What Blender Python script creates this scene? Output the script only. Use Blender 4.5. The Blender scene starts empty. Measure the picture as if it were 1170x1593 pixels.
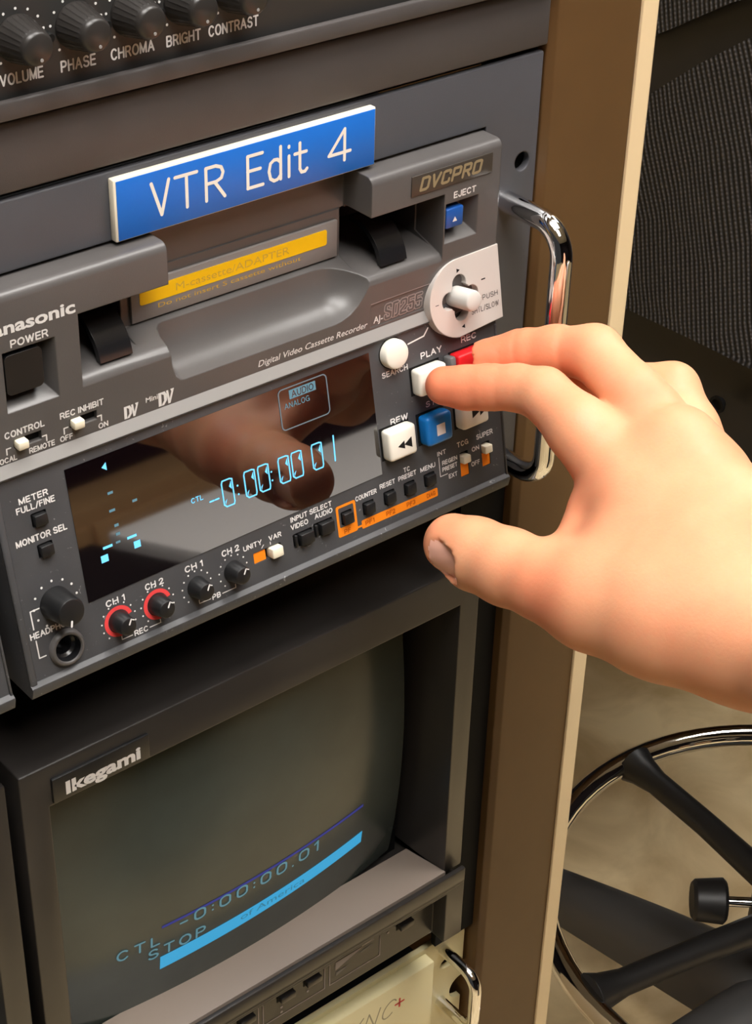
import bpy, bmesh, math, random
import numpy as np
from mathutils import Vector, Matrix

random.seed(3)
SC = bpy.context.scene
COL = SC.collection
S = 0.001                      # all measures below are millimetres


def lin(r, g, b):
    f = lambda c: (c / 255 / 12.92) if c <= 10.31 else ((c / 255 + 0.055) / 1.055) ** 2.4
    return (f(r), f(g), f(b))


# ------------------------------------------------------------------ camera, world, exposure
cam_d = bpy.data.cameras.new('camera')
cam = bpy.data.objects.new('camera', cam_d)
COL.objects.link(cam)
RX = Vector((0.7700042510305445, -0.6376040329786142, 0.023548896456021397))
RY = Vector((-0.33793997334643605, -0.4388642735928447, -0.8325831632806628))   # image down
RZ = Vector((0.5411931520349276, 0.6331344616218825, -0.5533992462022954))      # view direction
m = Matrix.Identity(4)
for i in range(3):
    m[i][0] = RX[i]; m[i][1] = -RY[i]; m[i][2] = -RZ[i]
CAM = Vector((-422.69384391, -415.82042373, 378.91968943))
m.translation = CAM * S
cam.matrix_world = m
cam_d.sensor_fit = 'VERTICAL'
cam_d.sensor_height = 36
cam_d.lens = 2836.347 / 1593 * 36
cam_d.clip_start = 0.01
cam_d.clip_end = 50
SC.camera = cam

SC.view_settings.view_transform = 'Standard'
SC.view_settings.look = 'None'
SC.view_settings.gamma = 1
SC.view_settings.use_curve_mapping = False
SC.view_settings.exposure = 0.0

w = bpy.data.worlds.new('room_air')
SC.world = w
w.use_nodes = True
bg = w.node_tree.nodes['Background']
bg.inputs[0].default_value = (0.5, 0.5, 0.5, 1)
bg.inputs[1].default_value = 0.08

LAMP_STRENGTH = 21.5
CEILING_Z = 1500
FLOOR_Z = -1000
# centre x, y, half size x, y
LAMPS = [(-520, -390, 300, 300), (380, -390, 300, 300), (-290, -1080, 300, 300), (1350, 150, 280, 280)]  # the last is a fill light added to brighten the floor


# ------------------------------------------------------------------ materials
def new_mat(name):
    mt = bpy.data.materials.new(name)
    mt.use_nodes = True
    return mt, mt.node_tree.nodes, mt.node_tree.links, mt.node_tree.nodes['Principled BSDF']


def plastic(name, col, rough=0.5, spec=0.5, bevel=0.0, grain=0.0, speck=0.0, dust=0.0, metal=0.0, coat=0.0, ior=None):
    mt, N, L, P = new_mat(name)
    P.inputs['Base Color'].default_value = (*col, 1)
    P.inputs['Roughness'].default_value = rough
    P.inputs['Specular IOR Level'].default_value = spec
    P.inputs['Metallic'].default_value = metal
    P.inputs['Coat Weight'].default_value = coat
    if ior: P.inputs['IOR'].default_value = ior
    nrm = None
    if bevel:
        b = N.new('ShaderNodeBevel'); b.samples = 4
        b.inputs['Radius'].default_value = bevel * S
        nrm = b.outputs[0]
    if grain:
        tc = N.new('ShaderNodeTexCoord')
        nz = N.new('ShaderNodeTexNoise'); nz.inputs['Scale'].default_value = 2500
        L.new(tc.outputs['Object'], nz.inputs['Vector'])
        bp = N.new('ShaderNodeBump'); bp.inputs['Strength'].default_value = grain
        bp.inputs['Distance'].default_value = 0.0002
        L.new(nz.outputs[0], bp.inputs['Height'])
        if nrm: L.new(nrm, bp.inputs['Normal'])
        nrm = bp.outputs[0]
    if speck:
        tc = N.new('ShaderNodeTexCoord')
        nz = N.new('ShaderNodeTexNoise'); nz.inputs['Scale'].default_value = 45; nz.inputs['Detail'].default_value = 6
        L.new(tc.outputs['Object'], nz.inputs['Vector'])
        rp = N.new('ShaderNodeValToRGB')
        rp.color_ramp.elements[0].position = 0.35; rp.color_ramp.elements[1].position = 0.7
        rp.color_ramp.elements[0].color = (*[c * (1 - speck) for c in col], 1)
        rp.color_ramp.elements[1].color = (*[min(1, c * (1 + speck)) for c in col], 1)
        L.new(nz.outputs[0], rp.inputs[0]); L.new(rp.outputs[0], P.inputs['Base Color'])
        if dust:
            n3 = N.new('ShaderNodeTexNoise'); n3.inputs['Scale'].default_value = 420; n3.inputs['Detail'].default_value = 2; n3.inputs['Distortion'].default_value = 1.5
            L.new(tc.outputs['Object'], n3.inputs['Vector'])
            r3 = N.new('ShaderNodeValToRGB')
            r3.color_ramp.elements[0].position = 0.70; r3.color_ramp.elements[0].color = (0, 0, 0, 1)
            r3.color_ramp.elements[1].position = 0.78; r3.color_ramp.elements[1].color = (dust, dust, dust, 1)
            L.new(n3.outputs[0], r3.inputs[0])
            mx = N.new('ShaderNodeMix'); mx.data_type = 'RGBA'
            L.new(r3.outputs[0], mx.inputs[0]); L.new(rp.outputs[0], mx.inputs[6]); mx.inputs[7].default_value = (0.4, 0.4, 0.4, 1)
            L.new(mx.outputs[2], P.inputs['Base Color'])
    if nrm: L.new(nrm, P.inputs['Normal'])
    return mt


def glow(name, col, strength):
    mt, N, L, P = new_mat(name)
    P.inputs['Base Color'].default_value = (0, 0, 0, 1)
    P.inputs['Emission Color'].default_value = (*col, 1)
    P.inputs['Emission Strength'].default_value = strength
    return mt


M_BODY = plastic('charcoal_plastic', lin(82, 79, 78), 0.34, 0.5, bevel=0.7, grain=0.12, speck=0.05)
M_PANEL = plastic('dark_grey_panel', lin(66, 66, 68), 0.45, 0.4, bevel=0.3, grain=0.1, speck=0.12, dust=0.5)
M_PLATE = plastic('slate_powder_coat', lin(75, 75, 79), 0.4, 0.45, bevel=0.9, grain=0.2, speck=0.04)
M_BLANK = plastic('warm_grey_paint', lin(75, 71, 70), 0.42, 0.45, bevel=0.9, grain=0.15, speck=0.05)
M_BLACK = plastic('black_plastic', lin(22, 22, 23), 0.4, 0.5, bevel=0.25)
M_MATTE = plastic('matt_black', lin(12, 12, 12), 0.7, 0.2)
M_SATIN = plastic('satin_black_flap', lin(25, 25, 27), 0.22, 0.6, bevel=0.2)
M_WHITE = plastic('ivory_button', lin(225, 220, 208), 0.35, 0.5, bevel=0.6)
M_CREAM = plastic('cream_slider', lin(226, 218, 196), 0.45, 0.4, bevel=0.4)
M_PRINT = plastic('white_print', lin(214, 212, 210), 0.6, 0.2)
M_INK = plastic('black_ink', lin(24, 23, 24), 0.6, 0.2)
M_GINK = plastic('grey_ink', lin(120, 116, 112), 0.6, 0.2)
M_RULE = plastic('pale_grey_rule', lin(140, 138, 136), 0.45, 0.4)
M_BLUE = plastic('blue_button', lin(10, 104, 178), 0.3, 0.5, bevel=0.7)
M_NAVY = plastic('deep_blue_button', lin(25, 76, 150), 0.35, 0.5, bevel=0.4)
M_RED = plastic('red_button', lin(206, 28, 34), 0.35, 0.5, bevel=0.5)
M_REDRING = plastic('red_print', lin(212, 66, 66), 0.6, 0.2)
M_ORANGE = plastic('orange_print', lin(232, 128, 24), 0.6, 0.2)
M_ORANGE2 = plastic('orange_brown_ink', lin(176, 84, 16), 0.6, 0.2)
M_SILVER = plastic('silver_paint', lin(196, 188, 182), 0.38, 0.5, bevel=0.5, metal=0.15)
M_STICK = plastic('grey_joystick', lin(190, 187, 182), 0.4, 0.5, bevel=0.6)
M_CHROME = plastic('chrome', (0.82, 0.82, 0.83), 0.06, metal=1.0)
M_SIGNB = plastic('sign_blue', lin(30, 104, 196), 0.35, 0.4)
M_SIGNW = plastic('sign_cream', lin(232, 222, 200), 0.5, 0.3, bevel=0.3)
M_SIGNL = plastic('sign_lettering', lin(232, 226, 214), 0.6, 0.2)
M_YELLOW = plastic('yellow_label', lin(238, 186, 8), 0.45, 0.3)
M_YINK = plastic('ochre_ink', lin(196, 158, 60), 0.6, 0.2)
M_BADGE = plastic('bronze_badge', lin(58, 52, 46), 0.4, 0.5, bevel=0.2)
M_GOLD = plastic('dull_gold_letters', lin(136, 122, 92), 0.4, 0.5)
M_OUTLINE = plastic('outline_print', lin(150, 140, 138), 0.5, 0.3)
M_GLASS = plastic('black_display_glass', lin(10, 4, 6), 0.03, 0.5, ior=2.3)
M_VFD = glow('cyan_segments', (0.16, 0.62, 1.0), 1.5)
M_VFDDIM = glow('dim_cyan_segments', (0.30, 0.62, 0.75), 0.45)
M_VFDGREY = glow('grey_cyan_segments', (0.45, 0.55, 0.6), 0.38)
M_MON = plastic('monitor_casing', lin(45, 42, 40), 0.3, 0.5, bevel=0.8, speck=0.08)
M_MONSHELF = plastic('monitor_shelf', lin(134, 121, 111), 0.38, 0.6, bevel=0.4)
M_MONTOP = plastic('monitor_top', lin(16, 16, 17), 0.55, 0.3)
M_CRT = plastic('picture_tube_glass', lin(66, 72, 67), 0.22, 0.4, speck=0.06)
M_CRTTXT = glow('tube_text', (0.12, 0.30, 0.36), 0.75)
M_CRTBAR = glow('tube_cyan_bar', (0.035, 0.37, 0.66), 0.95)
M_CRTBAR2 = glow('tube_bar_letters', (0.03, 0.22, 0.36), 0.8)
M_CRTLINE = glow('tube_blue_line', (0.02, 0.03, 0.25), 0.85)
M_LOGO = plastic('silver_letters', lin(205, 200, 196), 0.35, 0.5)
M_SYNC = plastic('cream_enamel', lin(226, 214, 168), 0.4, 0.45, bevel=0.5)
M_BROWN = plastic('brown_enamel', lin(92, 67, 38), 0.45, 0.35, bevel=1.2, speck=0.04)
M_BEIGE = plastic('beige_enamel', lin(232, 208, 166), 0.5, 0.4, bevel=1.0)
M_RAIL = plastic('black_rail', lin(26, 22, 19), 0.35, 0.5)
M_STEEL = plastic('steel', (0.55, 0.55, 0.55), 0.3, metal=1.0)
M_CHAIR = plastic('black_chair_plastic', lin(34, 33, 33), 0.45, 0.5, bevel=1.5, speck=0.1)
M_CHAIRLEG = plastic('dark_grey_chair_base', lin(74, 73, 73), 0.45, 0.5, bevel=2.0)
M_SEATCLOTH = plastic('black_seat_cloth', lin(20, 20, 20), 0.9, 0.1)
M_TABLE = plastic('light_grey_laminate', lin(236, 230, 226), 0.55, 0.3)
M_TAN = plastic('tan_cabinet', lin(190, 150, 104), 0.6, 0.3)
M_SHADEDESK = plastic('dark_brown_veneer', lin(74, 54, 36), 0.5, 0.4)
M_WALL = plastic('dark_wall_cloth', lin(24, 19, 20), 0.95, 0.1)
M_CEIL = plastic('ceiling_white', lin(214, 210, 202), 0.9, 0.1)
M_LAMPFRAME = plastic('lamp_frame_white', lin(225, 225, 222), 0.5, 0.3)
M_LAMP = glow('lamp_diffuser', (1.0, 0.965, 0.92), LAMP_STRENGTH)


def floor_mat():
    mt, N, L, P = new_mat('tan_mottled_floor')
    tc = N.new('ShaderNodeTexCoord')
    a = N.new('ShaderNodeTexNoise'); a.inputs['Scale'].default_value = 9; a.inputs['Detail'].default_value = 8
    a.inputs['Distortion'].default_value = 0.8
    L.new(tc.outputs['Object'], a.inputs['Vector'])
    rp = N.new('ShaderNodeValToRGB')
    rp.color_ramp.elements[0].position = 0.32; rp.color_ramp.elements[0].color = (*lin(196, 168, 122), 1)
    rp.color_ramp.elements[1].position = 0.62; rp.color_ramp.elements[1].color = (*lin(236, 212, 166), 1)
    L.new(a.outputs[0], rp.inputs[0]); L.new(rp.outputs[0], P.inputs['Base Color'])
    P.inputs['Roughness'].default_value = 0.6
    return mt


def knit_mat():
    mt, N, L, P = new_mat('black_knit_mesh')
    tc = N.new('ShaderNodeTexCoord')
    sp = N.new('ShaderNodeSeparateXYZ'); L.new(tc.outputs['Object'], sp.inputs[0])

    def mth(op, a, b=None):
        n = N.new('ShaderNodeMath'); n.operation = op
        for i, v in enumerate((a, b)):
            if v is None: continue
            if isinstance(v, (int, float)): n.inputs[i].default_value = v
            else: L.new(v, n.inputs[i])
        return n.outputs[0]
    y, z = sp.outputs[1], sp.outputs[2]
    u = mth('ADD', y, mth('MULTIPLY', z, -0.32))
    rib = mth('SINE', mth('MULTIPLY', u, 2 * math.pi / 0.0036))
    st = mth('SINE', mth('MULTIPLY', mth('ADD', z, mth('MULTIPLY', y, 0.5)), 2 * math.pi / 0.0026))
    h = mth('MULTIPLY', mth('ADD', rib, 1.0), mth('ADD', mth('MULTIPLY', st, 0.18), 0.8))
    rp = N.new('ShaderNodeValToRGB')
    rp.color_ramp.elements[0].position = 0.25; rp.color_ramp.elements[0].color = (*lin(12, 11, 11), 1)
    rp.color_ramp.elements[1].position = 1.0; rp.color_ramp.elements[1].color = (*lin(80, 78, 80), 1)
    L.new(mth('MULTIPLY', h, 0.6), rp.inputs[0]); L.new(rp.outputs[0], P.inputs['Base Color'])
    bp = N.new('ShaderNodeBump'); bp.inputs['Strength'].default_value = 0.6; bp.inputs['Distance'].default_value = 0.001
    L.new(h, bp.inputs['Height']); L.new(bp.outputs[0], P.inputs['Normal'])
    P.inputs['Roughness'].default_value = 0.75
    return mt


def skin_mat(name, base, blush):
    mt, N, L, P = new_mat(name)
    at = N.new('ShaderNodeAttribute'); at.attribute_name = 'blush'
    tc = N.new('ShaderNodeTexCoord')
    nz = N.new('ShaderNodeTexNoise'); nz.inputs['Scale'].default_value = 60; nz.inputs['Detail'].default_value = 5
    L.new(tc.outputs['Object'], nz.inputs['Vector'])
    mr = N.new('ShaderNodeMapRange')
    mr.inputs['From Min'].default_value = 0.3; mr.inputs['From Max'].default_value = 0.75
    mr.inputs['To Min'].default_value = 0.0; mr.inputs['To Max'].default_value = 0.28
    L.new(nz.outputs[0], mr.inputs[0])
    ad = N.new('ShaderNodeMath'); ad.operation = 'ADD'; ad.use_clamp = True
    L.new(at.outputs['Fac'], ad.inputs[0]); L.new(mr.outputs[0], ad.inputs[1])
    mx = N.new('ShaderNodeMix'); mx.data_type = 'RGBA'
    L.new(ad.outputs[0], mx.inputs[0])
    mx.inputs[6].default_value = (*base, 1); mx.inputs[7].default_value = (*blush, 1)
    L.new(mx.outputs[2], P.inputs['Base Color'])
    P.inputs['Roughness'].default_value = 0.5
    P.inputs['Specular IOR Level'].default_value = 0.35
    P.inputs['Subsurface Weight'].default_value = 0.25
    P.inputs['Subsurface Radius'].default_value = (1.0, 0.35, 0.2)
    P.inputs['Subsurface Scale'].default_value = 0.005
    n2 = N.new('ShaderNodeTexNoise'); n2.inputs['Scale'].default_value = 900; n2.inputs['Detail'].default_value = 3
    L.new(tc.outputs['Object'], n2.inputs['Vector'])
    mp = N.new('ShaderNodeMapping'); mp.inputs['Rotation'].default_value = (0.3, 0.5, 0.35); mp.inputs['Scale'].default_value = (170, 420, 170)
    L.new(tc.outputs['Object'], mp.inputs['Vector'])
    n4 = N.new('ShaderNodeTexNoise'); n4.inputs['Scale'].default_value = 1.0; n4.inputs['Detail'].default_value = 4
    L.new(mp.outputs[0], n4.inputs['Vector'])
    sm = N.new('ShaderNodeMath'); sm.operation = 'MULTIPLY_ADD'; sm.inputs[1].default_value = 0.8
    L.new(n4.outputs[0], sm.inputs[0]); L.new(n2.outputs[0], sm.inputs[2])
    bp = N.new('ShaderNodeBump'); bp.inputs['Strength'].default_value = 0.13; bp.inputs['Distance'].default_value = 0.0005
    L.new(sm.outputs[0], bp.inputs['Height']); L.new(bp.outputs[0], P.inputs['Normal'])
    return mt


M_FLOOR = floor_mat()
M_KNIT = knit_mat()
M_SKIN = skin_mat('skin', lin(218, 158, 120), lin(216, 118, 84))
M_NAIL = plastic('nail', lin(246, 188, 168), 0.32, 0.5)


# ------------------------------------------------------------------ geometry helpers
def FR(o, us=(0, 0, 1), n=(0, -1, 0), ux=(1, 0, 0)):
    mm = Matrix.Identity(4)
    for i in range(3):
        mm[i][0] = ux[i]; mm[i][1] = us[i]; mm[i][2] = n[i]; mm[i][3] = o[i]
    return mm


K = 0.1979
CS = 1 / math.sqrt(1 + K * K)
LOW = FR((0, 0.8, 0), (0, K * CS, CS), (0, -CS, K * CS))     # sloping control panel of the recorder
UP = FR((0, 16.3, 0))                                         # its upright upper face
PLT = FR((0, 26, 0))                                          # rack plate face
MON = FR((0, 15, 0))                                          # monitor face
WORLD = FR((0, 0, 0), (0, 1, 0), (0, 0, 1))                   # (x, y, z) as they are


class M:
    def __init__(self): self.V = []; self.F = []; self.I = []

    def add(self, vs, fs, mi=0, fr=None):
        k = len(self.V)
        for v in vs:
            v = Vector(v)
            self.V.append(tuple(fr @ v) if fr else tuple(v))
        flip = fr is not None and fr.to_3x3().determinant() < 0
        for f in fs:
            f = [i + k for i in f]
            self.F.append(f[::-1] if flip else f); self.I.append(mi)
        return self

    def add_bm(self, bm, mi=0, fr=None):
        bm.verts.index_update()
        self.add([v.co.copy() for v in bm.verts], [[v.index for v in f.verts] for f in bm.faces], mi, fr)
        bm.free(); return self

    def add_mesh(self, me, mi=None, fr=None):
        k = len(self.V)
        for v in me.vertices: self.V.append(tuple(fr @ v.co) if fr else tuple(v.co))
        for p in me.polygons:
            self.F.append([i + k for i in p.vertices]); self.I.append(p.material_index if mi is None else mi)
        return self

    def box(self, fr, a0, a1, b0, b1, d0, d1, r=0.0, mi=0, seg=2):
        bm = bmesh.new(); bmesh.ops.create_cube(bm, size=1)
        for v in bm.verts:
            v.co = Vector((a0 + (v.co.x + .5) * (a1 - a0), b0 + (v.co.y + .5) * (b1 - b0), d0 + (v.co.z + .5) * (d1 - d0)))
        if r: bmesh.ops.bevel(bm, geom=bm.edges[:], offset=r, segments=seg, affect='EDGES', profile=0.5)
        return self.add_bm(bm, mi, fr)

    def poly(self, fr, pts, d0, d1, mi=0):
        n = len(pts)
        area = sum(pts[i][0] * pts[(i + 1) % n][1] - pts[(i + 1) % n][0] * pts[i][1] for i in range(n))
        if area < 0: pts = pts[::-1]
        vs = [(p[0], p[1], d0) for p in pts] + [(p[0], p[1], d1) for p in pts]
        fs = [list(range(n))[::-1], [n + i for i in range(n)]]
        fs += [[i, (i + 1) % n, n + (i + 1) % n, n + i] for i in range(n)]
        return self.add(vs, fs, mi, fr)

    def flat(self, fr, pts, d, mi=0):
        n = len(pts)
        area = sum(pts[i][0] * pts[(i + 1) % n][1] - pts[(i + 1) % n][0] * pts[i][1] for i in range(n))
        if area < 0: pts = pts[::-1]
        return self.add([(p[0], p[1], d) for p in pts], [list(range(n))], mi, fr)

    def lathe(self, fr, a, b, prof, n=32, mi=0, caps=(True, True), sx=1.0):
        vs = []; fs = []
        for r, d in prof:
            for i in range(n):
                t = 2 * math.pi * i / n
                vs.append((a + sx * r * math.cos(t), b + r * math.sin(t), d))
        for j in range(len(prof) - 1):
            for i in range(n):
                i2 = (i + 1) % n
                fs.append([j * n + i, j * n + i2, (j + 1) * n + i2, (j + 1) * n + i])
        if caps[0]: fs.append(list(range(n))[::-1])
        if caps[1]: fs.append([(len(prof) - 1) * n + i for i in range(n)])
        return self.add(vs, fs, mi, fr)

    def tube(self, pts, r, n=16, mi=0, fr=None, closed=False, caps=True):
        pts = [Vector(p) for p in pts]; vs = []; fs = []
        m_ = len(pts); ref = None
        for i, p in enumerate(pts):
            if closed: t = (pts[(i + 1) % m_] - pts[i - 1])
            else: t = pts[min(i + 1, m_ - 1)] - pts[max(i - 1, 0)]
            t.normalize()
            if ref is None: ref = t.orthogonal().normalized()
            ref = (ref - t * ref.dot(t)).normalized()
            bi = t.cross(ref)
            rr = r[i] if isinstance(r, (list, tuple)) else r
            for q in range(n):
                an = 2 * math.pi * q / n
                vs.append(p + (ref * math.cos(an) + bi * math.sin(an)) * rr)
        for j in range(m_ if closed else m_ - 1):
            j2 = (j + 1) % m_
            for q in range(n):
                q2 = (q + 1) % n
                fs.append([j * n + q, j * n + q2, j2 * n + q2, j2 * n + q])
        if caps and not closed:
            fs.append(list(range(n))[::-1]); fs.append([(m_ - 1) * n + q for q in range(n)])
        return self.add(vs, fs, mi, fr)

    def prism(self, prof, x0, x1, mi=0):
        """profile of (y, z) swept along x"""
        n = len(prof)
        area = sum(prof[i][0] * prof[(i + 1) % n][1] - prof[(i + 1) % n][0] * prof[i][1] for i in range(n))
        if area < 0: prof = prof[::-1]
        vs = [(x0, *p) for p in prof] + [(x1, *p) for p in prof]
        fs = [list(range(n))[::-1], [n + i for i in range(n)]] + [[i, (i + 1) % n, n + (i + 1) % n, n + i] for i in range(n)]
        return self.add(vs, fs, mi)

    def stroke(self, fr, pts, wd, d, mi=0, n=8, k0=0, warp=None):
        """a flat round-ended line; every piece lies a few microns above the one before"""
        for kk, ((x0, y0), (x1, y1)) in enumerate(zip(pts[:-1], pts[1:])):
            an = math.atan2(y1 - y0, x1 - x0); P = []
            for i in range(n + 1):
                t = an + math.pi / 2 + math.pi * i / n
                P.append((x0 + wd / 2 * math.cos(t), y0 + wd / 2 * math.sin(t)))
            for i in range(n + 1):
                t = an - math.pi / 2 + math.pi * i / n
                P.append((x1 + wd / 2 * math.cos(t), y1 + wd / 2 * math.sin(t)))
            dd = d + 0.009 * ((k0 + kk) % 14)
            if warp: self.add([warp((p[0], p[1], dd)) for p in P], [list(range(len(P)))], mi, fr)
            else: self.flat(fr, P, dd, mi)
        return self

    def text(self, fr, s, x0, x1, b0, h, mi=0, d=0.07, bold=0.012, shear=0.0, warp=None, outline=0.0):
        me = glyphs(s, bold, shear)
        xs = [v[0] for v in me[0]]; ys = [v[1] for v in me[0]]
        lo, hi = min(xs), max(xs)
        sx = (x1 - x0) / (hi - lo); sy = h / 0.729
        vs = [(x0 + (v[0] - lo) * sx, b0 + v[1] * sy, d) for v in me[0]]
        if warp: vs = [warp(v) for v in vs]
        return self.add(vs, me[1], mi, fr)

    def line(self, fr, s, x0, x1, b0, h, mi=1, d=0.06, t=0.19, gap=0.27, shear=0.0, table=None, warp=None):
        """plain stroke lettering of stroke width t*h between x0 and x1"""
        x = 0.0; L = []
        for chh in s:
            if chh == ' ': x += 0.34; continue
            wd, P = (table or GLY)[chh] if (table is None or chh in table) else GLY[chh]
            for pl_ in P: L.append([(x + p[0], p[1]) for p in pl_])
            x += wd + gap
        tot = x - gap
        wd = t * h
        sx = (x1 - x0 - wd) / max(tot, 0.01)
        hh = h - wd
        k_ = 0
        for pl_ in L:
            Q = [(x0 + wd / 2 + p[0] * sx + shear * p[1] * hh, b0 + wd / 2 + p[1] * hh) for p in pl_]
            self.stroke(fr, Q, wd, d, mi, 5, k_, warp); k_ += len(Q)
        return self

    def build(self, name, mats, parent=None, loc=None, angle=38):
        base = root_of(parent).location.copy() if parent else Vector([c * S for c in (loc or (0, 0, 0))])
        me = bpy.data.meshes.new(name)
        me.from_pydata([tuple(Vector(v) * S - base) for v in self.V], [], self.F)
        if not isinstance(mats, (list, tuple)): mats = [mats]
        for mt in mats: me.materials.append(mt)
        me.polygons.foreach_set('material_index', self.I)
        me.polygons.foreach_set('use_smooth', [True] * len(self.F))
        me.update()
        me.set_sharp_from_angle(angle=math.radians(angle))
        o = bpy.data.objects.new(name, me); COL.objects.link(o)
        if parent: o.parent = parent
        else: o.location = base
        return o


_gl = {}


def arc(cx, cy, rx, ry, a0, a1, n=7):
    return [(cx + rx * math.cos(math.radians(a0 + (a1 - a0) * i / n)), cy + ry * math.sin(math.radians(a0 + (a1 - a0) * i / n))) for i in range(n + 1)]


O_ = lambda w_: arc(w_ / 2, .5, w_ / 2, .5, 90, 450, 18)
GLY = {
    'A': (.66, [[(0, 0), (.33, 1), (.66, 0)], [(.12, .34), (.54, .34)]]),
    'B': (.56, [[(0, 0), (0, 1), (.32, 1)] + arc(.32, .76, .21, .24, 90, -90) + [(0, .52)], [(.3, .52)] + arc(.32, .26, .24, .26, 90, -90) + [(0, 0)]]),
    'C': (.62, [arc(.33, .5, .33, .5, 42, 318, 16)]),
    'D': (.6, [[(0, 0), (0, 1), (.26, 1)] + arc(.26, .5, .34, .5, 90, -90, 12) + [(0, 0)]]),
    'E': (.5, [[(.5, 1), (0, 1), (0, 0), (.5, 0)], [(0, .52), (.46, .52)]]),
    'F': (.48, [[(.48, 1), (0, 1), (0, 0)], [(0, .52), (.42, .52)]]),
    'G': (.66, [arc(.34, .5, .34, .5, 45, 340, 16) + [(.66, .46), (.38, .46)], [(.66, .46), (.66, 0)]]),
    'H': (.58, [[(0, 0), (0, 1)], [(.58, 0), (.58, 1)], [(0, .52), (.58, .52)]]),
    'I': (.0, [[(0, 0), (0, 1)]]),
    'K': (.58, [[(0, 0), (0, 1)], [(.56, 1), (0, .4)], [(.2, .58), (.58, 0)]]),
    'L': (.46, [[(0, 1), (0, 0), (.46, 0)]]),
    'M': (.7, [[(0, 0), (0, 1), (.35, .05), (.7, 1), (.7, 0)]]),
    'N': (.58, [[(0, 0), (0, 1), (.58, 0), (.58, 1)]]),
    'O': (.68, [O_(.68)]),
    'P': (.54, [[(0, 0), (0, 1), (.3, 1)] + arc(.3, .73, .24, .27, 90, -90) + [(0, .46)]]),
    'R': (.57, [[(0, 0), (0, 1), (.32, 1)] + arc(.32, .74, .23, .26, 90, -90) + [(0, .48)], [(.34, .48), (.57, 0)]]),
    'S': (.56, [arc(.28, .75, .25, .25, 25, 250, 10) + arc(.28, .25, .28, .26, 90, -160, 12)[1:]]),
    'T': (.58, [[(0, 1), (.58, 1)], [(.29, 1), (.29, 0)]]),
    'U': (.58, [[(0, 1), (0, .3)] + arc(.29, .3, .29, .3, 180, 360, 10) + [(.58, 1)]]),
    'V': (.62, [[(0, 1), (.31, 0), (.62, 1)]]),
    'W': (.88, [[(0, 1), (.22, 0), (.44, .95), (.66, 0), (.88, 1)]]),
    'X': (.58, [[(0, 0), (.58, 1)], [(0, 1), (.58, 0)]]),
    'Y': (.6, [[(0, 1), (.3, .46), (.6, 1)], [(.3, .46), (.3, 0)]]),
    '/': (.36, [[(0, -.05), (.36, 1.05)]]),
    '-': (.34, [[(0, .42), (.34, .42)]]),
    ':': (.0, [[(0, .2), (0, .22)], [(0, .68), (0, .70)]]),
    '.': (.0, [[(0, 0), (0, .02)]]),
    '0': (.54, [arc(.27, .7, .27, .3, 0, 180, 8) + arc(.27, .3, .27, .3, 180, 360, 8) + [(.54, .7)]]),
    '1': (.2, [[(0, .8), (.2, 1), (.2, 0)]]),
    '2': (.52, [arc(.26, .72, .26, .28, 170, -40, 9) + [(0, 0), (.54, 0)]]),
    '3': (.52, [arc(.25, .75, .24, .25, 150, -90, 8) + arc(.25, .26, .27, .26, 90, -150, 8)]),
}
BLOCK = {   # squared condensed glyphs
    'S': (.5, [[(.5, .78), (.5, .92), (.42, 1), (.08, 1), (0, .92), (0, .62), (.5, .38), (.5, .08), (.42, 0), (.08, 0), (0, .08), (0, .22)]]),
    'D': (.5, [[(0, 0), (0, 1), (.38, 1), (.5, .88), (.5, .12), (.38, 0), (0, 0)]]),
    '2': (.5, [[(0, .78), (0, .92), (.08, 1), (.42, 1), (.5, .92), (.5, .62), (0, .2), (0, 0), (.5, 0)]]),
    '5': (.5, [[(.5, 1), (0, 1), (0, .56), (.42, .6), (.5, .52), (.5, .08), (.42, 0), (.08, 0), (0, .08), (0, .2)]]),
    'V': (.5, [[(0, 1), (.22, 0), (.5, 1)]]),
    'C': (.48, [[(.48, .74), (.48, .92), (.4, 1), (.08, 1), (0, .92), (0, .08), (.08, 0), (.4, 0), (.48, .08), (.48, .26)]]),
    'P': (.5, [[(0, 0), (0, 1), (.42, 1), (.5, .92), (.5, .5), (.42, .42), (0, .42)]]),
    'R': (.5, [[(0, 0), (0, 1), (.42, 1), (.5, .92), (.5, .56), (.42, .48), (0, .48)], [(.26, .48), (.5, 0)]]),
    'O': (.5, [[(.08, 0), (0, .08), (0, .92), (.08, 1), (.42, 1), (.5, .92), (.5, .08), (.42, 0), (.08, 0)]]),
}


def glyphs(s, bold, shear):
    key = (s, bold, shear)
    if key not in _gl:
        c = bpy.data.curves.new('glyph', 'FONT'); c.body = s; c.offset = bold; c.shear = shear; c.resolution_u = 3
        c.space_character = 1.0
        o = bpy.data.objects.new('glyph', c)
        me = bpy.data.meshes.new_from_object(o)
        _gl[key] = ([tuple(v.co) for v in me.vertices], [list(p.vertices) for p in me.polygons])
        bpy.data.objects.remove(o); bpy.data.curves.remove(c); bpy.data.meshes.remove(me)
    return _gl[key]


def root_of(o):
    while o.parent: o = o.parent
    return o


def tag(o, label, cat, group=None):
    o['label'] = label; o['category'] = cat
    if group: o['group'] = group
    return o


def thing(name, label, cat, loc, group=None):
    o = bpy.data.objects.new(name, None); COL.objects.link(o)
    o.location = [c * S for c in loc]; o.empty_display_size = 0.02
    return tag(o, label, cat, group)


def structure(name, mb, mt, loc=(0, 0, 0)):
    o = mb.build(name, mt, None, loc); o['kind'] = 'structure'; return o


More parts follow.
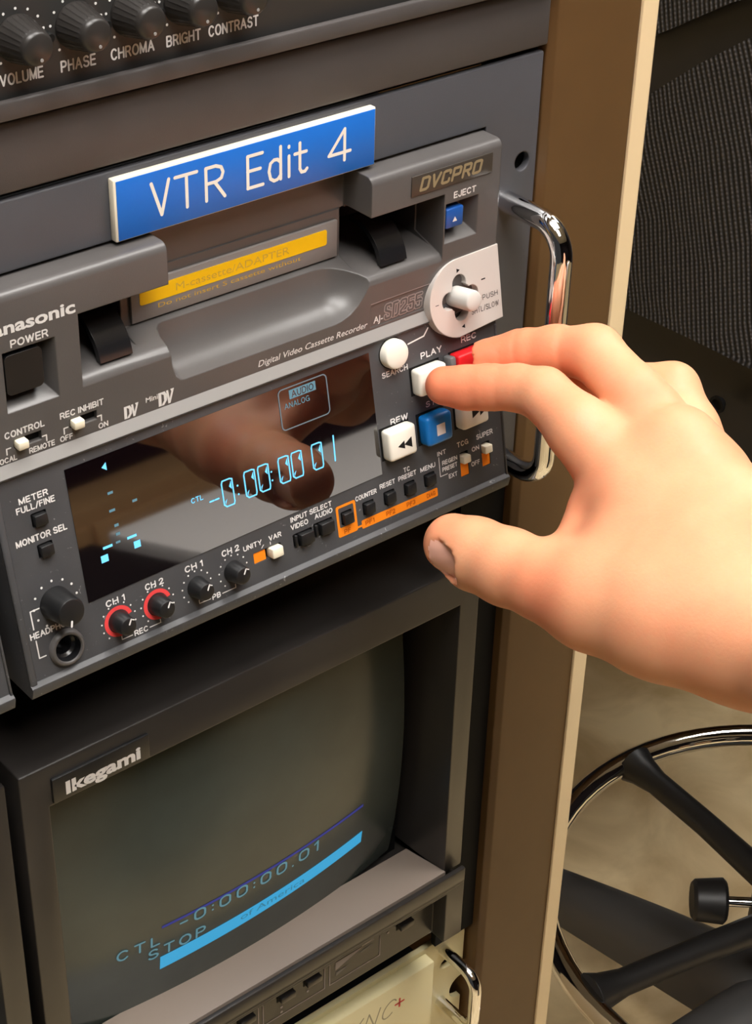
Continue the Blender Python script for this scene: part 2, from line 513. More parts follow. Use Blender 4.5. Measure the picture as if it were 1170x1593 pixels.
def carve(solid, cutters):
    """boolean difference of closed meshes; returns an M"""
    def mk(mb):
        me = bpy.data.meshes.new('tmp'); me.from_pydata(mb.V, [], mb.F); me.update()
        for i, p in enumerate(me.polygons): p.material_index = mb.I[i]
        for _ in range(4): me.materials.append(None)
        bm = bmesh.new(); bm.from_mesh(me); bmesh.ops.recalc_face_normals(bm, faces=bm.faces); bm.to_mesh(me); bm.free()
        o = bpy.data.objects.new('tmp', me); COL.objects.link(o); return o
    a = mk(solid); tmp = [a]
    for c in cutters:
        b = mk(c); tmp.append(b)
        md = a.modifiers.new('b', 'BOOLEAN'); md.operation = 'DIFFERENCE'; md.object = b; md.solver = 'EXACT'
    bpy.context.view_layer.update()
    dg = bpy.context.evaluated_depsgraph_get()
    me = bpy.data.meshes.new_from_object(a.evaluated_get(dg))
    out = M(); out.add_mesh(me)
    bpy.data.meshes.remove(me)
    for o in tmp:
        d = o.data; bpy.data.objects.remove(o); bpy.data.meshes.remove(d)
    return out


def rrect(a0, a1, b0, b1, r, n=5):
    P = []
    for cx, cy, t0 in ((a1 - r, b1 - r, 0), (a0 + r, b1 - r, 90), (a0 + r, b0 + r, 180), (a1 - r, b0 + r, 270)):
        for i in range(n + 1):
            t = math.radians(t0 + 90 * i / n); P.append((cx + r * math.cos(t), cy + r * math.sin(t)))
    return P


def copy_tree(o, parent=None):
    c = o.copy(); COL.objects.link(c); c.parent = parent
    for ch in list(o.children): copy_tree(ch, c)
    return c


#=ROOM
# ------------------------------------------------------------------ the room
f = M(); f.box(WORLD, -2600, 2600, -2700, 2200, -1040, -1000); structure('floor', f, M_FLOOR, (0, 0, -1000))
f = M(); f.box(WORLD, -2600, 2600, -2700, 2200, 1500, 1540); structure('ceiling', f, M_CEIL, (0, 0, 1500))
f = M(); f.box(WORLD, -2600, 2600, 2200, 2260, -1000, 1500); structure('wall_back', f, M_WALL, (0, 2200, -1000))
f = M(); f.box(WORLD, 2600, 2660, -2700, 2200, -1000, 1500); structure('wall_right', f, M_WALL, (2600, 0, -1000))
f = M(); f.box(WORLD, -2600, 2600, -2760, -2700, -1000, 1500); structure('wall_front', f, M_WALL, (0, -2700, -1000))
lamp_names = ['fluorescent ceiling panel above the left of the recorder', 'fluorescent ceiling panel above the hand and the swivel chair', 'fluorescent ceiling panel over the open floor, farthest from the rack', 'added floor fill light above the desk, right of the chair']
for (x, y, hx, hy), lb in zip(LAMPS, lamp_names):
    t = thing('ceiling_light', lb, 'ceiling light', (x, y, CEILING_Z), 'ceiling lights')
    b = M()
    for a in ((x - hx - 25, x - hx, y - hy - 25, y + hy + 25), (x + hx, x + hx + 25, y - hy - 25, y + hy + 25),
              (x - hx, x + hx, y - hy - 25, y - hy), (x - hx, x + hx, y + hy, y + hy + 25)):
        b.box(WORLD, *a, CEILING_Z - 25, CEILING_Z)
    b.build('frame', M_LAMPFRAME, t)
    b = M(); b.box(WORLD, x - hx, x + hx, y - hy, y + hy, CEILING_Z - 18, CEILING_Z - 2); b.build('diffuser', M_LAMP, t)

#=RACK
# ------------------------------------------------------------------ equipment rack
rack = thing('equipment_rack', 'tall brown steel equipment rack with beige edge at the right of the recorder', 'rack', (-214, 200, FLOOR_Z))
def post(x0, x1):
    b = M()
    sgn = 1 if x1 > x0 else -1
    b.poly(WORLD, [(x0, 60), (x0, 27), (x0 + sgn * 2.2, 24.3), (x0 + sgn * 5.5, 24), (x1, 24), (x1, 600), (x1 - sgn * 3, 600), (x1 - sgn * 3, 60)], FLOOR_Z + 30, 700)
    return b
post(29, 73.4).build('front_post', M_BROWN, rack)
post(-457, -501.4).build('front_post', M_BROWN, rack)
b = M(); b.box(WORLD, 73.6, 82, 23, 640, FLOOR_Z + 10, 704); b.build('side_panel', M_BEIGE, rack)
b = M(); b.box(WORLD, -510, -501.6, 23, 640, FLOOR_Z + 10, 704); b.build('side_panel', M_BEIGE, rack)
b = M(); b.box(WORLD, -501, 73, 30, 600, FLOOR_Z + 10, FLOOR_Z + 60); b.build('plinth', M_BROWN, rack)
b = M(); b.box(WORLD, -501, 73, 596, 604, FLOOR_Z + 60, 700); b.build('rear_panel', M_MATTE, rack)
b = M(); b.box(WORLD, -501, 73, 30, 600, 700, 706); b.build('top_panel', M_BROWN, rack)
def rail(x0, x1, hx):
    s = M(); s.box(WORLD, x0, x1, 31, 34, -282, 699)
    return s
rail(4.5, 28.9, 19).build('mounting_rail', M_MATTE, rack)
rail(-456.9, -433, -447).build('mounting_rail', M_MATTE, rack)

#=PLATE
# ------------------------------------------------------------------ 4U carrier plate with handle
plate = thing('rack_mount_plate', 'dark slate rack plate holding the recorder, round hole and chrome handle at right', 'rack plate', (-214, 28, -17))
b = M(); b.box(WORLD, -455, 27.5, 26, 29, -17.5, 159.5, 1.0)
c = M(); c.box(WORLD, -211, 1.0, 20, 40, -30, 137.2)
c2 = M(); c2.box(WORLD, -428, -216, 20, 40, -30, 137.2)
c3 = M(); c3.lathe(FR((0, 26, 0)), 20, 119.5, [(3.7, -10), (3.7, 10)], 28)
c4 = M(); c4.lathe(FR((0, 26, 0)), -447, 119.5, [(3.7, -10), (3.7, 10)], 28)
pl = carve(b, [c, c2, c3, c4]); pl.build('face_plate', M_PLATE, plate)
def arc_handle(x, ybase, yout, z0, z1, rb, n=8):
    P = [(x, ybase, z1)]
    for i in range(n + 1):
        t = math.pi / 2 * i / n
        P.append((x, yout + rb - rb * math.sin(t), z1 - rb + rb * math.cos(t)))
    for i in range(n + 1):
        t = math.pi / 2 * i / n
        P.append((x, yout + rb - rb * math.cos(t), z0 + rb - rb * math.sin(t)))
    P.append((x, ybase, z0)); return P
h = M(); h.tube(arc_handle(13.3, 27, -4.2, -1.0, 105.5, 12), 4.1, 24); h.build('handle', M_CHROME, plate)
h = M(); h.tube(arc_handle(-440.5, 27, -4.2, -1.0, 105.5, 12), 4.1, 24); h.build('handle', M_CHROME, plate)

#=BLANK
b = M(); b.box(WORLD, -455, 28.2, 25.2, 28.4, 161.6, 183.2, 0.9)
b.box(WORLD, -430, 3.5, 28.5, 60, 159.8, 184.2, 0, 1)  # matt black filler added so the gaps along the strip look dark
tag(b.build('blanking_panel', [M_BLANK, M_MATTE], None, (-214, 28, 162)), 'plain warm grey blanking strip between the knob panel and the recorder plate', 'blank panel')

#=TOPUNIT
# ------------------------------------------------------------------ knob panel at the top
top = thing('monitor_control_panel', 'black control panel with a row of five knobs at the top edge', 'control panel', (-214, 30, 185))
b = M(); b.box(WORLD, -455, 28.2, 24.2, 30, 184.6, 270, 0.5)
b.box(WORLD, -455, 28.2, 21.6, 24.2, 184.6, 190.4, 0.7, 1)
TP = FR((0, 24.2, 0))
for s, x0, x1 in (('VOLUME', -188.6, -174.6), ('PHASE', -169, -157.3), ('CHROMA', -152.3, -137.2), ('BRIGHT', -133, -120.6), ('CONTRAST', -117.9, -99.2)):
    b.line(TP, s, x0, x1, 193.9, 3.5, 2, t=0.16)
KX = (-181.8, -163.0, -144.7, -126.5, -108.3)
for x in KX:
    for i in range(11):
        t = math.radians(225 - 27 * i)
        cx, cy = x + 8.4 * math.cos(t), 206.6 + 8.4 * math.sin(t)
        b.lathe(TP, cx, cy, [(0.42, 0.02), (0.42, 0.08)], 8, 2)
b.build('front_panel', [plastic('grey_black_panel', lin(50, 49, 48), 0.5, 0.4), M_BLANK, M_PRINT], top)
for x in KX:
    k_ = M(); k_.lathe(TP, x, 206.6, [(6.9, 0), (6.7, 1.5), (5.0, 10.3), (4.6, 11.2), (4.0, 11.6)], 32)
    for i in range(24):
        t = 2 * math.pi * i / 24
        k_.tube([Vector((x + 6.75 * math.cos(t), 206.6 + 6.75 * math.sin(t), 1.0)), Vector((x + 5.1 * math.cos(t), 206.6 + 5.1 * math.sin(t), 9.6))], 0.16, 5, 0, TP)
    ko = k_.build('knob', M_MON, top)
    d = M(); d.lathe(TP, x + 0.5, 203.5, [(0.55, 11.4), (0.5, 11.75)], 10); d.build('pointer', M_RULE, ko)
    d = M(); d.lathe(TP, x + 9.4, 205.2, [(1.5, 0), (1.5, 1.6), (1.2, 2.0)], 14); d.build('stop_pin', M_MATTE, top)

#=DECK
# ------------------------------------------------------------------ the video cassette recorder
def deck_shells(root, x0, x1, legends):
    def p_low(s, d):
        v = LOW @ Vector((0, s, d)); return (v.y, v.z)
    # control panel with chin and top ridge
    prof = [(24, -0.2), (1.4, -0.2), p_low(0.2, 0.0), p_low(3.6, 1.5), p_low(4.3, 1.5), p_low(5.6, 0.0), p_low(75.4, 0.0), p_low(76.3, 1.2), p_low(77.0, 1.2), (16.6, 79.0), (24, 79.0)]
    b = M(); b.prism(prof, x0, x1)
    cut = []
    def well(a0, a1, s0, s1, dp=2.5, r=0.4):
        q = M(); q.poly(LOW, rrect(a0, a1, s0, s1, r, 2), -dp, 3); cut.append(q)
    # left border groove
    for (cx, cy, wx, wy) in SMALLB: well(x0 + 210 + cx - wx / 2 - 0.45, x0 + 210 + cx + wx / 2 + 0.45, cy - wy / 2 - 0.45, cy + wy / 2 + 0.45)
    for (a0, a1, s0, s1) in LOWSLOTS: well(x0 + 210 + a0, x0 + 210 + a1, s0, s1, 2.2)
    q = M(); q.lathe(LOW, x0 + 210 - 194.9, 13.3, [(4.6, -8), (4.6, 5)], 28); cut.append(q)
    b = carve(b, cut)
    b.box(LOW, x0, x0 + 2.6, 4.6, 75.6, -0.5, 0.9, 0.8, 0, 3); b.box(LOW, x1 - 1.0, x1, 4.6, 66, -0.5, 0.6, 0.4, 0, 2)
    # upper bezel
    u = M()
    R_ = 3.0
    prof = [(58, 79.1), (16.3, 79.1)] + [(16.3 + R_ - R_ * math.cos(math.radians(a_)), 136 - R_ + R_ * math.sin(math.radians(a_))) for a_ in range(0, 91, 15)] + [(58, 136)]
    u.prism(prof, x0, x1)
    dx = x0 + 210
    cs = []
    q = M(); q.prism([(8, 96.6), (16.31, 96.6), (16.8, 98.0), (18.2, 99.2), (20.2, 99.9), (31.0, 103.4), (31.0, 122), (8, 122)], dx - 174, dx - 26); cs.append(q)
    q = M(); q.prism([(31.5, 121), (31.5, 150), (8, 150), (8, 121)], dx - 141, dx - 59); cs.append(q)
    for a0, a1 in ((-173.5, -150), (-61, -26.5)):
        q = M(); q.prism([(19, 100.3), (54, 104), (54, 121), (22, 121)], dx + a0, dx + a1); cs.append(q)
    # finger scoop: lofted concave cutter
    st = [(-141.4, 0.0), (-140.8, 0.55), (-139.6, 0.85), (-138.0, 0.97), (-136.4, 1.0), (-74, 1.0), (-71, 0.97), (-67.5, 0.87), (-64, 0.68), (-61, 0.42), (-59, 0.18), (-58, 0.0)]
    back = [(8, 86.6), (16.3, 86.6), (19.5, 87.6), (22.8, 89.3), (25.0, 91.4), (26.6, 94.2), (27.6, 97.6), (28.2, 102.0), (28.4, 112), (8, 112)]
    vs = []; fs = []
    for xx, kf in st:
        for (yy, zz) in back:
            y2 = 16.3 + (yy - 16.3) * kf if yy > 16.3 else yy
            base = 99.6 + max(0, y2 - 16.3) * 0.3
            z2 = base + (zz - base) * (kf if zz < base else 1) - (0.0 if kf else -0.3)
            vs.append((dx + xx, y2, z2))
    nb = len(back)
    for i in range(len(st) - 1):
        for j in range(nb):
            j2 = (j + 1) % nb
            fs.append([i * nb + j, i * nb + j2, (i + 1) * nb + j2, (i + 1) * nb + j])
    fs.append(list(range(nb))[::-1]); fs.append([(len(st) - 1) * nb + j for j in range(nb)])
    q = M(); q.add(vs, fs); cs.append(q)
    # power recess and eject recess, floors sloping up inwards
    q = M(); q.add([(dx + x, y, z) for x, y, z in ((-200.5, 10, 96.4), (-182.4, 10, 96.4), (-182.4, 10, 117), (-200.5, 10, 117), (-200.5, 16.3, 96.4), (-182.4, 16.3, 96.4), (-182.4, 16.3, 117), (-200.5, 16.3, 117), (-200.2, 24, 101.4), (-186, 24, 101.4), (-186, 24, 116), (-200.2, 24, 116))],
                   [[0, 1, 2, 3], [0, 4, 5, 1], [1, 5, 6, 2], [2, 6, 7, 3], [3, 7, 4, 0], [4, 8, 9, 5], [5, 9, 10, 6], [6, 10, 11, 7], [7, 11, 8, 4], [8, 11, 10, 9]]); cs.append(q)
    q = M(); q.add([(dx + x, y, z) for x, y, z in ((-25.3, 10, 102.9), (-10.0, 10, 102.9), (-10.0, 10, 118), (-25.3, 10, 118), (-25.3, 16.3, 102.9), (-10.0, 16.3, 102.9), (-10.0, 16.3, 118), (-25.3, 16.3, 118), (-25.1, 23, 107.6), (-13.2, 23, 107.6), (-13.2, 23, 117), (-25.1, 23, 117))],
                   [[0, 1, 2, 3], [0, 4, 5, 1], [1, 5, 6, 2], [2, 6, 7, 3], [3, 7, 4, 0], [4, 8, 9, 5], [5, 9, 10, 6], [6, 10, 11, 7], [7, 11, 8, 4], [8, 11, 10, 9]]); cs.append(q)
    for (a0, a1, z0, z1) in UPSLOTS:
        q = M(); q.box(UP, dx + a0, dx + a1, z0, z1, -2.2, 3); cs.append(q)
    # name strip a hair below the face
    q = M(); q.box(UP, dx - 58.2, dx - 25, 80.3, 89.3, -0.25, 3); cs.append(q)
    u = carve(u, cs)
    if legends: legends(b, u)
    return b.build('control_panel', [M_PANEL, M_PRINT, M_ORANGE, M_ORANGE2, M_REDRING], root), u.build('upper_bezel', [M_BODY, M_PRINT, M_OUTLINE, M_RULE], root)


SMALLB = [(-195.4, 59.6, 4.6, 3.9), (-195.3, 48.8, 4.6, 3.9), (-67.6, 15.9, 4.3, 4.2), (-57.7, 16.4, 4.3, 4.2), (-48.0, 16.5, 4.3, 4.2), (-38.3, 16.5, 4.3, 4.2),
          (-77.7, 15.8, 4.2, 4.2), (-97.6, 15.2, 7.6, 4.4), (-88.4, 15.8, 7.6, 4.4)]
LOWSLOTS = [(-119.1, -107.2, 13.1, 17.2), (-22.9, -18.7, 11.6, 21.6), (-12.0, -7.8, 12.0, 21.8)]
UPSLOTS = [(-179.8, -169.8, 83.7, 87.0), (-199.6, -189.8, 83.6, 86.9)]


def bracket(b, fr, pts, wd=0.45, d=0.07, mi=1): b.stroke(fr, pts, wd, d, mi)


def legends(b, u):
    T = lambda s, x0, x1, y, h=2.2, **k: b.line(LOW, s, x0, x1, y, h, 1, **k)
    T('METER', -201.2, -190.8, 66.3, 2.2); T('FULL/FINE', -202.7, -188.9, 63.4, 2.2)
    T('MONITOR SEL', -205.0, -186.6, 52.7, 2.3)
    T('HEADPHONES', -206.6, -188.0, 20.4, 2.3)
    bracket(b, LOW, [(-201.6, 30.2), (-204.8, 30.2), (-204.8, 23.8)]); bracket(b, LOW, [(-204.8, 19.6), (-204.8, 13.3), (-202.4, 13.3)])
    for i in range(11):
        t = math.radians(235 - 29 * i)
        b.lathe(LOW, -195.5 + 7.9 * math.cos(t), 29.7 + 7.9 * math.sin(t), [(0.42, 0.02), (0.42, 0.09)], 8, 1)
    for x, n in ((-174.5, 'CH 1'), (-159.2, 'CH 2'), (-143.2, 'CH 1'), (-128.0, 'CH 2')):
        T(n, x - 3.7, x + 3.6, 20.6 if x < -150 else 20.8, 2.4)
        for i in range(11):
            t = math.radians(225 - 27 * i)
            rr = 6.5 if x < -150 else 5.9
            b.lathe(LOW, x + rr * math.cos(t), 14.2 + rr * math.sin(t), [(0.3, 0.02), (0.3, 0.09)], 8, 1)
    for x in (-174.5, -159.2):                  # red arcs round the record level knobs
        P = [math.radians(285 - 270 * i / 30) for i in range(31)]
        for t0, t1 in zip(P[:-1], P[1:]):
            b.flat(LOW, [(x + r * math.cos(t), 14.2 + r * math.sin(t)) for r, t in ((4.1, t0), (5.5, t0), (5.5, t1), (4.1, t1))], 0.09, 4)
    for x0, x1, s, lx0, lx1 in ((-174.5, -159.2, 'REC', -169.7, -164.3), (-143.2, -128.0, 'PB', -137.9, -134.4)):
        T(s, lx0, lx1, 6.3 if s == 'REC' else 6.9, 2.1)
        z = 7.2 if s == 'REC' else 7.8
        bracket(b, LOW, [(x0, z + 1.2), (x0, z), (lx0 - 0.8, z)], 0.35); bracket(b, LOW, [(lx1 + 0.8, z), (x1, z), (x1, z + 1.2)], 0.35)
    T('UNITY', -122.8, -115.0, 19.4, 2.0); T('VAR', -111.9, -106.5, 19.3, 2.0)
    bracket(b, LOW, [(-115.3, 18.0), (-114.4, 18.9)], 0.3); bracket(b, LOW, [(-111.5, 18.0), (-111.5, 18.9)], 0.3)
    T('INPUT SELECT', -101.9, -83.6, 22.6, 2.0); T('VIDEO', -102.2, -94.6, 19.7, 2.0); T('AUDIO', -91.6, -83.6, 20.0, 2.0)
    T('COUNTER', -73.1, -63.2, 20.1, 1.9); T('RESET', -61.6, -54.4, 20.8, 1.9); T('TC', -50.0, -47.0, 23.2, 1.9); T('PRESET', -52.8, -44.2, 20.7, 1.9); T('MENU', -42.2, -35.0, 20.5, 1.9)
    T('TCG', -23.8, -18.2, 24.0, 2.1); T('INT', -33.5, -29.3, 23.9, 1.8); T('REGEN', -31.6, -24.2, 19.6, 1.8); T('PRESET', -31.8, -24.4, 17.0, 1.8); T('EXT', -29.0, -24.8, 13.3, 1.8)
    bracket(b, LOW, [(-33.0, 23.3), (-33.0, 15.6), (-29.5, 15.6)], 0.3)
    T('SUPER', -14.1, -5.8, 23.9, 2.1); T('ON', -16.8, -13.1, 19.9, 1.9); T('OFF', -17.6, -13.3, 14.1, 1.9)
    T('SEARCH', -55.3, -43.3, 61.6, 2.2); T('PLAY', -36.9, -26.9, 63.3, 2.5); T('REC', -17.4, -10.0, 63.6, 2.4); T('STOP', -36.9, -26.8, 44.5, 2.3, shear=0.15)
    T('REW', -53.6, -45.5, 43.2, 2.4); T('F FWD', -19.8, -9.4, 44.5, 2.3)
    bracket(b, LOW, [(-42.1, 70.8), (-34.6, 71.6), (-32.4, 74.0)], 0.55)
    # orange frame, link and strip
    fo = rrect(-82.2, -73.3, 9.0, 21.2, 0.8, 3); fi = rrect(-81.2, -74.3, 12.6, 20.2, 0.5, 3)
    n = len(fo)
    for i in range(n):
        j = (i + 1) % n
        b.flat(LOW, [fo[i], fo[j], fi[j], fi[i]], 0.07, 2)
    b.flat(LOW, [(-73.4, 9.6), (-71.3, 9.6), (-71.3, 10.4), (-73.4, 10.4)], 0.07, 2)
    b.flat(LOW, rrect(-71.4, -35.0, 8.6, 12.0, 0.5, 3), 0.07, 2)
    b.line(LOW, 'PF', -79.6, -76.6, 9.7, 1.8, 3, d=0.1)
    for i, s in enumerate(('PF1', 'PF2', 'PF3', 'DIAG')): b.line(LOW, s, -69.8 + 9.8 * i, -65.6 + 9.8 * i, 9.4, 1.8, 3, d=0.1)
    # upper face
    U = lambda s, x0, x1, y, h, **k: u.text(UP, s, x0, x1, y, h, 1, **k)
    UL = lambda s, x0, x1, y, h, **k: u.line(UP, s, x0, x1, y, h, 1, **k)
    UL('REC INHIBIT', -183.0, -167.1, 88.1, 2.3); UL('ON', -169.6, -166.0, 79.9, 2.0); UL('OFF', -183.6, -179.0, 80.1, 2.0)
    UL('CONTROL', -202.5, -188.5, 88.0, 2.4); UL('REMOTE', -194.6, -185.5, 80.1, 2.0); UL('LOCAL', -206.3, -198.9, 79.8, 2.0)
    for x, sg in ((-181.9, 1), (-202.2, 1)): bracket(u, UP, [(x, 82.6), (x, 84.6), (x + 1.4, 84.6)], 0.45)
    for x in (-168.3, -188.2): bracket(u, UP, [(x, 82.6), (x, 84.6), (x - 1.4, 84.6)], 0.45)
    UL('POWER', -197.5, -184.6, 117.9, 2.7)
    U('Panasonic', -206.8, -174.7, 123.0, 4.2, bold=0.03)
    U('Mini', -151.6, -147.0, 83.1, 1.9)
    for x0, w_ in ((-159.9, 5.6), (-146.8, 6.2)):                # DV marks: solid D and V with a corner tip
        k_ = w_ / 6.0; z0 = 79.9; P = lambda pts: [(x0 + a * k_, z0 + c * k_) for a, c in pts]
        u.flat(UP, P([(0.0, 0), (1.1, 0), (1.1, 4.8), (0.0, 4.8)]), 0.07, 1)
        u.flat(UP, P([(1.1, 0), (2.0, 0), (3.1, 1.4), (3.2, 3.4), (2.4, 4.8), (1.1, 4.8), (1.1, 4.2), (2.0, 3.6), (2.1, 1.6), (1.4, 0.7)]), 0.07, 1)
        u.flat(UP, P([(2.9, 4.8), (3.7, 4.8), (4.15, 1.7), (4.4, 0), (3.6, 0)]), 0.07, 1)
        u.flat(UP, P([(4.15, 1.7), (4.4, 0), (5.9, 4.9), (4.5, 4.9), (4.9, 4.0)]), 0.07, 1)
    U('Digital Video Cassette Recorder', -106.9, -59.7, 81.1, 2.4, shear=0.2, bold=0.004)
    u.text(UP, 'AJ-', -56.8, -52.6, 81.5, 2.6, 1, d=-0.16)
    u.line(UP, 'SD255', -52.3, -34.4, 81.0, 6.6, 2, d=-0.20, t=0.25, gap=0.24, shear=0.06, table=BLOCK)
    u.line(UP, 'SD255', -51.95, -34.75, 81.35, 5.9, 0, d=-0.14, t=0.14, gap=0.24, shear=0.06, table=BLOCK)
    bracket(u, UP, [(-58.2, 89.4), (-30.5, 89.4)], 0.25, 0.05, 2)
    # pale rule along the ridge between the two faces
    pa, pb = LOW @ Vector((0, 76.7, 1.3)), Vector((0, 16.2, 79.35))
    u.add([(-209.8, pa.y, pa.z), (-31.0, pa.y, pa.z), (-31.0, pb.y, pb.z), (-209.8, pb.y, pb.z)], [[0, 1, 2, 3]], 3)
    pc = LOW @ Vector((0, 75.8, 0.6))
    u.add([(-209.8, pc.y, pc.z), (-31.0, pc.y, pc.z), (-31.0, pa.y, pa.z), (-209.8, pa.y, pa.z)], [[0, 1, 2, 3]], 0)


deck = thing('video_cassette_recorder', 'charcoal video cassette recorder with lit display, below the blue sign', 'video recorder', (-105, 20, 0))
panel_o, bezel_o = deck_shells(deck, -210, 0, legends)
b = M(); b.box(WORLD, -207, -3, 24.2, 420, 0.5, 79.4); b.box(WORLD, -207, -3, 58.2, 420, 79.4, 134)
b.build('casing', M_MATTE, deck)

# display with its lit segments
b = M(); b.poly(LOW, [(-184.2, 25.0), (-59.9, 26.3), (-60.1, 73.1), (-184.0, 72.2)], -1.5, 0.22)
disp = b.build('display_window', M_GLASS, deck)
def seg0(b, x0, x1, y0, y1, w_=0.52, mi=0):
    b_ = 1.0
    P = [(x0 + b_, y0), (x1 - b_ * .3, y0), (x1, y0 + b_), (x1, y1 - b_ * .4), (x1 - b_, y1), (x0 + b_ * .4, y1), (x0, y1 - b_), (x0, y0 + b_), (x0 + b_, y0)]
    b.stroke(LOW, P, w_, 0.3, mi, 4)
    b.flat(LOW, [(x0 + .6, y0 + .7), (x0 + 1.5, y0 + 2.8), (x0 + .6, y0 + 2.0)], 0.29, mi)
    b.flat(LOW, [(x1 - .5, y1 - .9), (x1 - 1.5, y1 - 2.8), (x1 - .5, y1 - 4.0)], 0.29, mi)
b = M()
for x0 in (-128.0, -118.7, -112.9, -104.2, -98.6, -89.7): seg0(b, x0 + 0.2, x0 + 4.6, 38.3, 47.9)
b.stroke(LOW, [(-79.9, 38.8), (-79.6, 48.2)], 0.6, 0.3, 0, 4)
b.stroke(LOW, [(-133.2, 42.4), (-131.6, 42.4)], 0.6, 0.3, 0, 4); b.stroke(LOW, [(-131.0, 42.4), (-129.6, 42.4)], 0.6, 0.3, 0, 4)
for x in (-121.5, -107.2):
    for y in (41.0, 44.2): b.lathe(LOW, x, y, [(0.36, 0.25), (0.36, 0.3)], 8)
b.line(LOW, 'CTL', -140.4, -135.6, 44.3, 1.9, 0, d=0.28, t=0.15)
b.build('time_digits', M_VFD, disp)
b = M()
fo = rrect(-100.3, -79.6, 56.9, 71.6, 1.6, 4)
b.stroke(LOW, fo + [fo[0]], 0.45, 0.3, 0, 4)
b.build('mode_frame', M_VFDGREY, disp)
b = M(); b.flat(LOW, [(-95.8, 67.2), (-84.4, 67.2), (-84.4, 70.5), (-95.8, 70.5)], 0.28, 0)
b.line(LOW, 'AUDIO', -94.8, -85.4, 67.6, 2.5, 1, d=0.31, t=0.13)
b.line(LOW, 'ANALOG', -98.3, -87.6, 64.2, 2.1, 0, d=0.28, t=0.12)
b.build('mode_text', [M_VFDDIM, M_GLASS], disp)
b = M()
b.flat(LOW, [(-171.0, 68.4), (-169.2, 69.8), (-169.2, 67.0)], 0.3)
for x, y, w_, h_ in ((-169.5, 59.1, 2.0, .9), (-161.2, 53.4, 1.8, .9), (-169.9, 53.0, 2.2, .9), (-169.3, 47.5, 1.6, 1.0), (-169.3, 44.4, 1.6, 1.0), (-169.8, 41.6, 1.7, .8)):
    b.flat(LOW, [(x - w_ / 2, y - h_ / 2), (x + w_ / 2, y - h_ / 2), (x + w_ / 2, y + h_ / 2), (x - w_ / 2, y + h_ / 2)], 0.3, 1)
for x, y, w_, h_ in ((-173.8, 41.4, 3.6, .9), (-164.5, 41.5, 3.6, .9), (-175.6, 37.8, 2.7, 2.5), (-163.0, 38.2, 2.5, 2.5)):
    b.flat(LOW, [(x - w_ / 2, y - h_ / 2), (x + w_ / 2, y - h_ / 2), (x + w_ / 2, y + h_ / 2), (x - w_ / 2, y + h_ / 2)], 0.3, 0)
b.build('level_meter', [M_VFD, M_VFDDIM], disp)

# transport buttons
def cap(name, a0, a1, s0, s1, d1, mt, label=None, marks=None, mi_mt=None, r=1.3):
    b = M(); b.box(LOW, a0, a1, s0, s1, -0.3, d1, r, 0, 3)
    mats = [mt]
    if marks:
        for P in marks: b.flat(LOW, P, d1 + 0.05, 1)
        mats.append(mi_mt)
    b.box(LOW, a0 - 0.5, a1 + 0.5, s0 - 0.5, s1 + 0.5, 0.02, 0.12, 0, len(mats)); mats.append(M_MATTE)
    o = b.build(name, mats, deck)
    if label: o['label'] = label
    return o
cap('play_button', -42.4, -29.2, 51.3, 61.2, 5.2, M_WHITE, 'white play button under the fingertip')
tri = lambda x, y, w_, h_, sg: [(x, y), (x + sg * w_, y + h_ / 2), (x + sg * w_, y - h_ / 2)]
cap('rewind_button', -58.7, -46.0, 31.4, 43.0, 5.0, M_WHITE, 'white rewind button with two arrowheads', [tri(-55.2, 36.6, 3.2, 3.2, 1), tri(-52.2, 36.6, 3.6, 4.2, 1)], M_INK)
cap('forward_button', -23.7, -10.8, 31.9, 42.6, 5.0, M_WHITE, 'white fast forward button with two arrowheads', [tri(-15.6, 37.4, 3.6, 3.4, -1), tri(-12.0, 37.4, 3.4, 3.6, -1)], M_INK)
cap('stop_button', -41.4, -29.2, 31.4, 42.9, 5.8, M_BLUE, 'blue stop button with a white square', [[(-37.2, 34.9), (-33.2, 34.9), (-33.2, 39.2), (-37.2, 39.2)]], M_PRINT, 1.6)
rb = cap('record_button', -23.6, -10.6, 53.6, 61.4, 5.4, M_RED, 'red record button between grey guards', r=0.9)
b = M()
for a in (-26.9, -10.2): b.box(LOW, a, a + 2.9, 53.6, 61.6, 0, 4.6, 0.9)
b.build('guard', plastic('guard_grey', lin(96, 96, 96), 0.3, 0.5, bevel=0.4), rb)
b = M(); b.lathe(LOW, -49.9, 69.9, [(5.4, 0), (5.4, 2.6), (5.0, 3.4), (4.3, 3.7)], 36); b.lathe(LOW, -49.9, 69.9, [(5.8, 0.02), (5.8, 0.12)], 36, 1)
b.build('search_button', [M_WHITE, M_MATTE], deck)['label'] = 'round white search button'
for (cx, cy, wx, wy) in SMALLB:
    b = M()
    if wx > 6:
        b.box(LOW, cx - 2.0, cx + wx / 2, cy - wy / 2, cy + wy / 2, -2, 2.2, 0.4); b.box(LOW, cx - wx / 2, cx - 2.6, cy - wy / 2, cy + wy / 2, -2, 0.8, 0.3)
    else: b.box(LOW, cx - wx / 2, cx + wx / 2, cy - wy / 2, cy + wy / 2, -2, 1.9, 0.5)
    b.build('push_button', M_BLACK, deck)

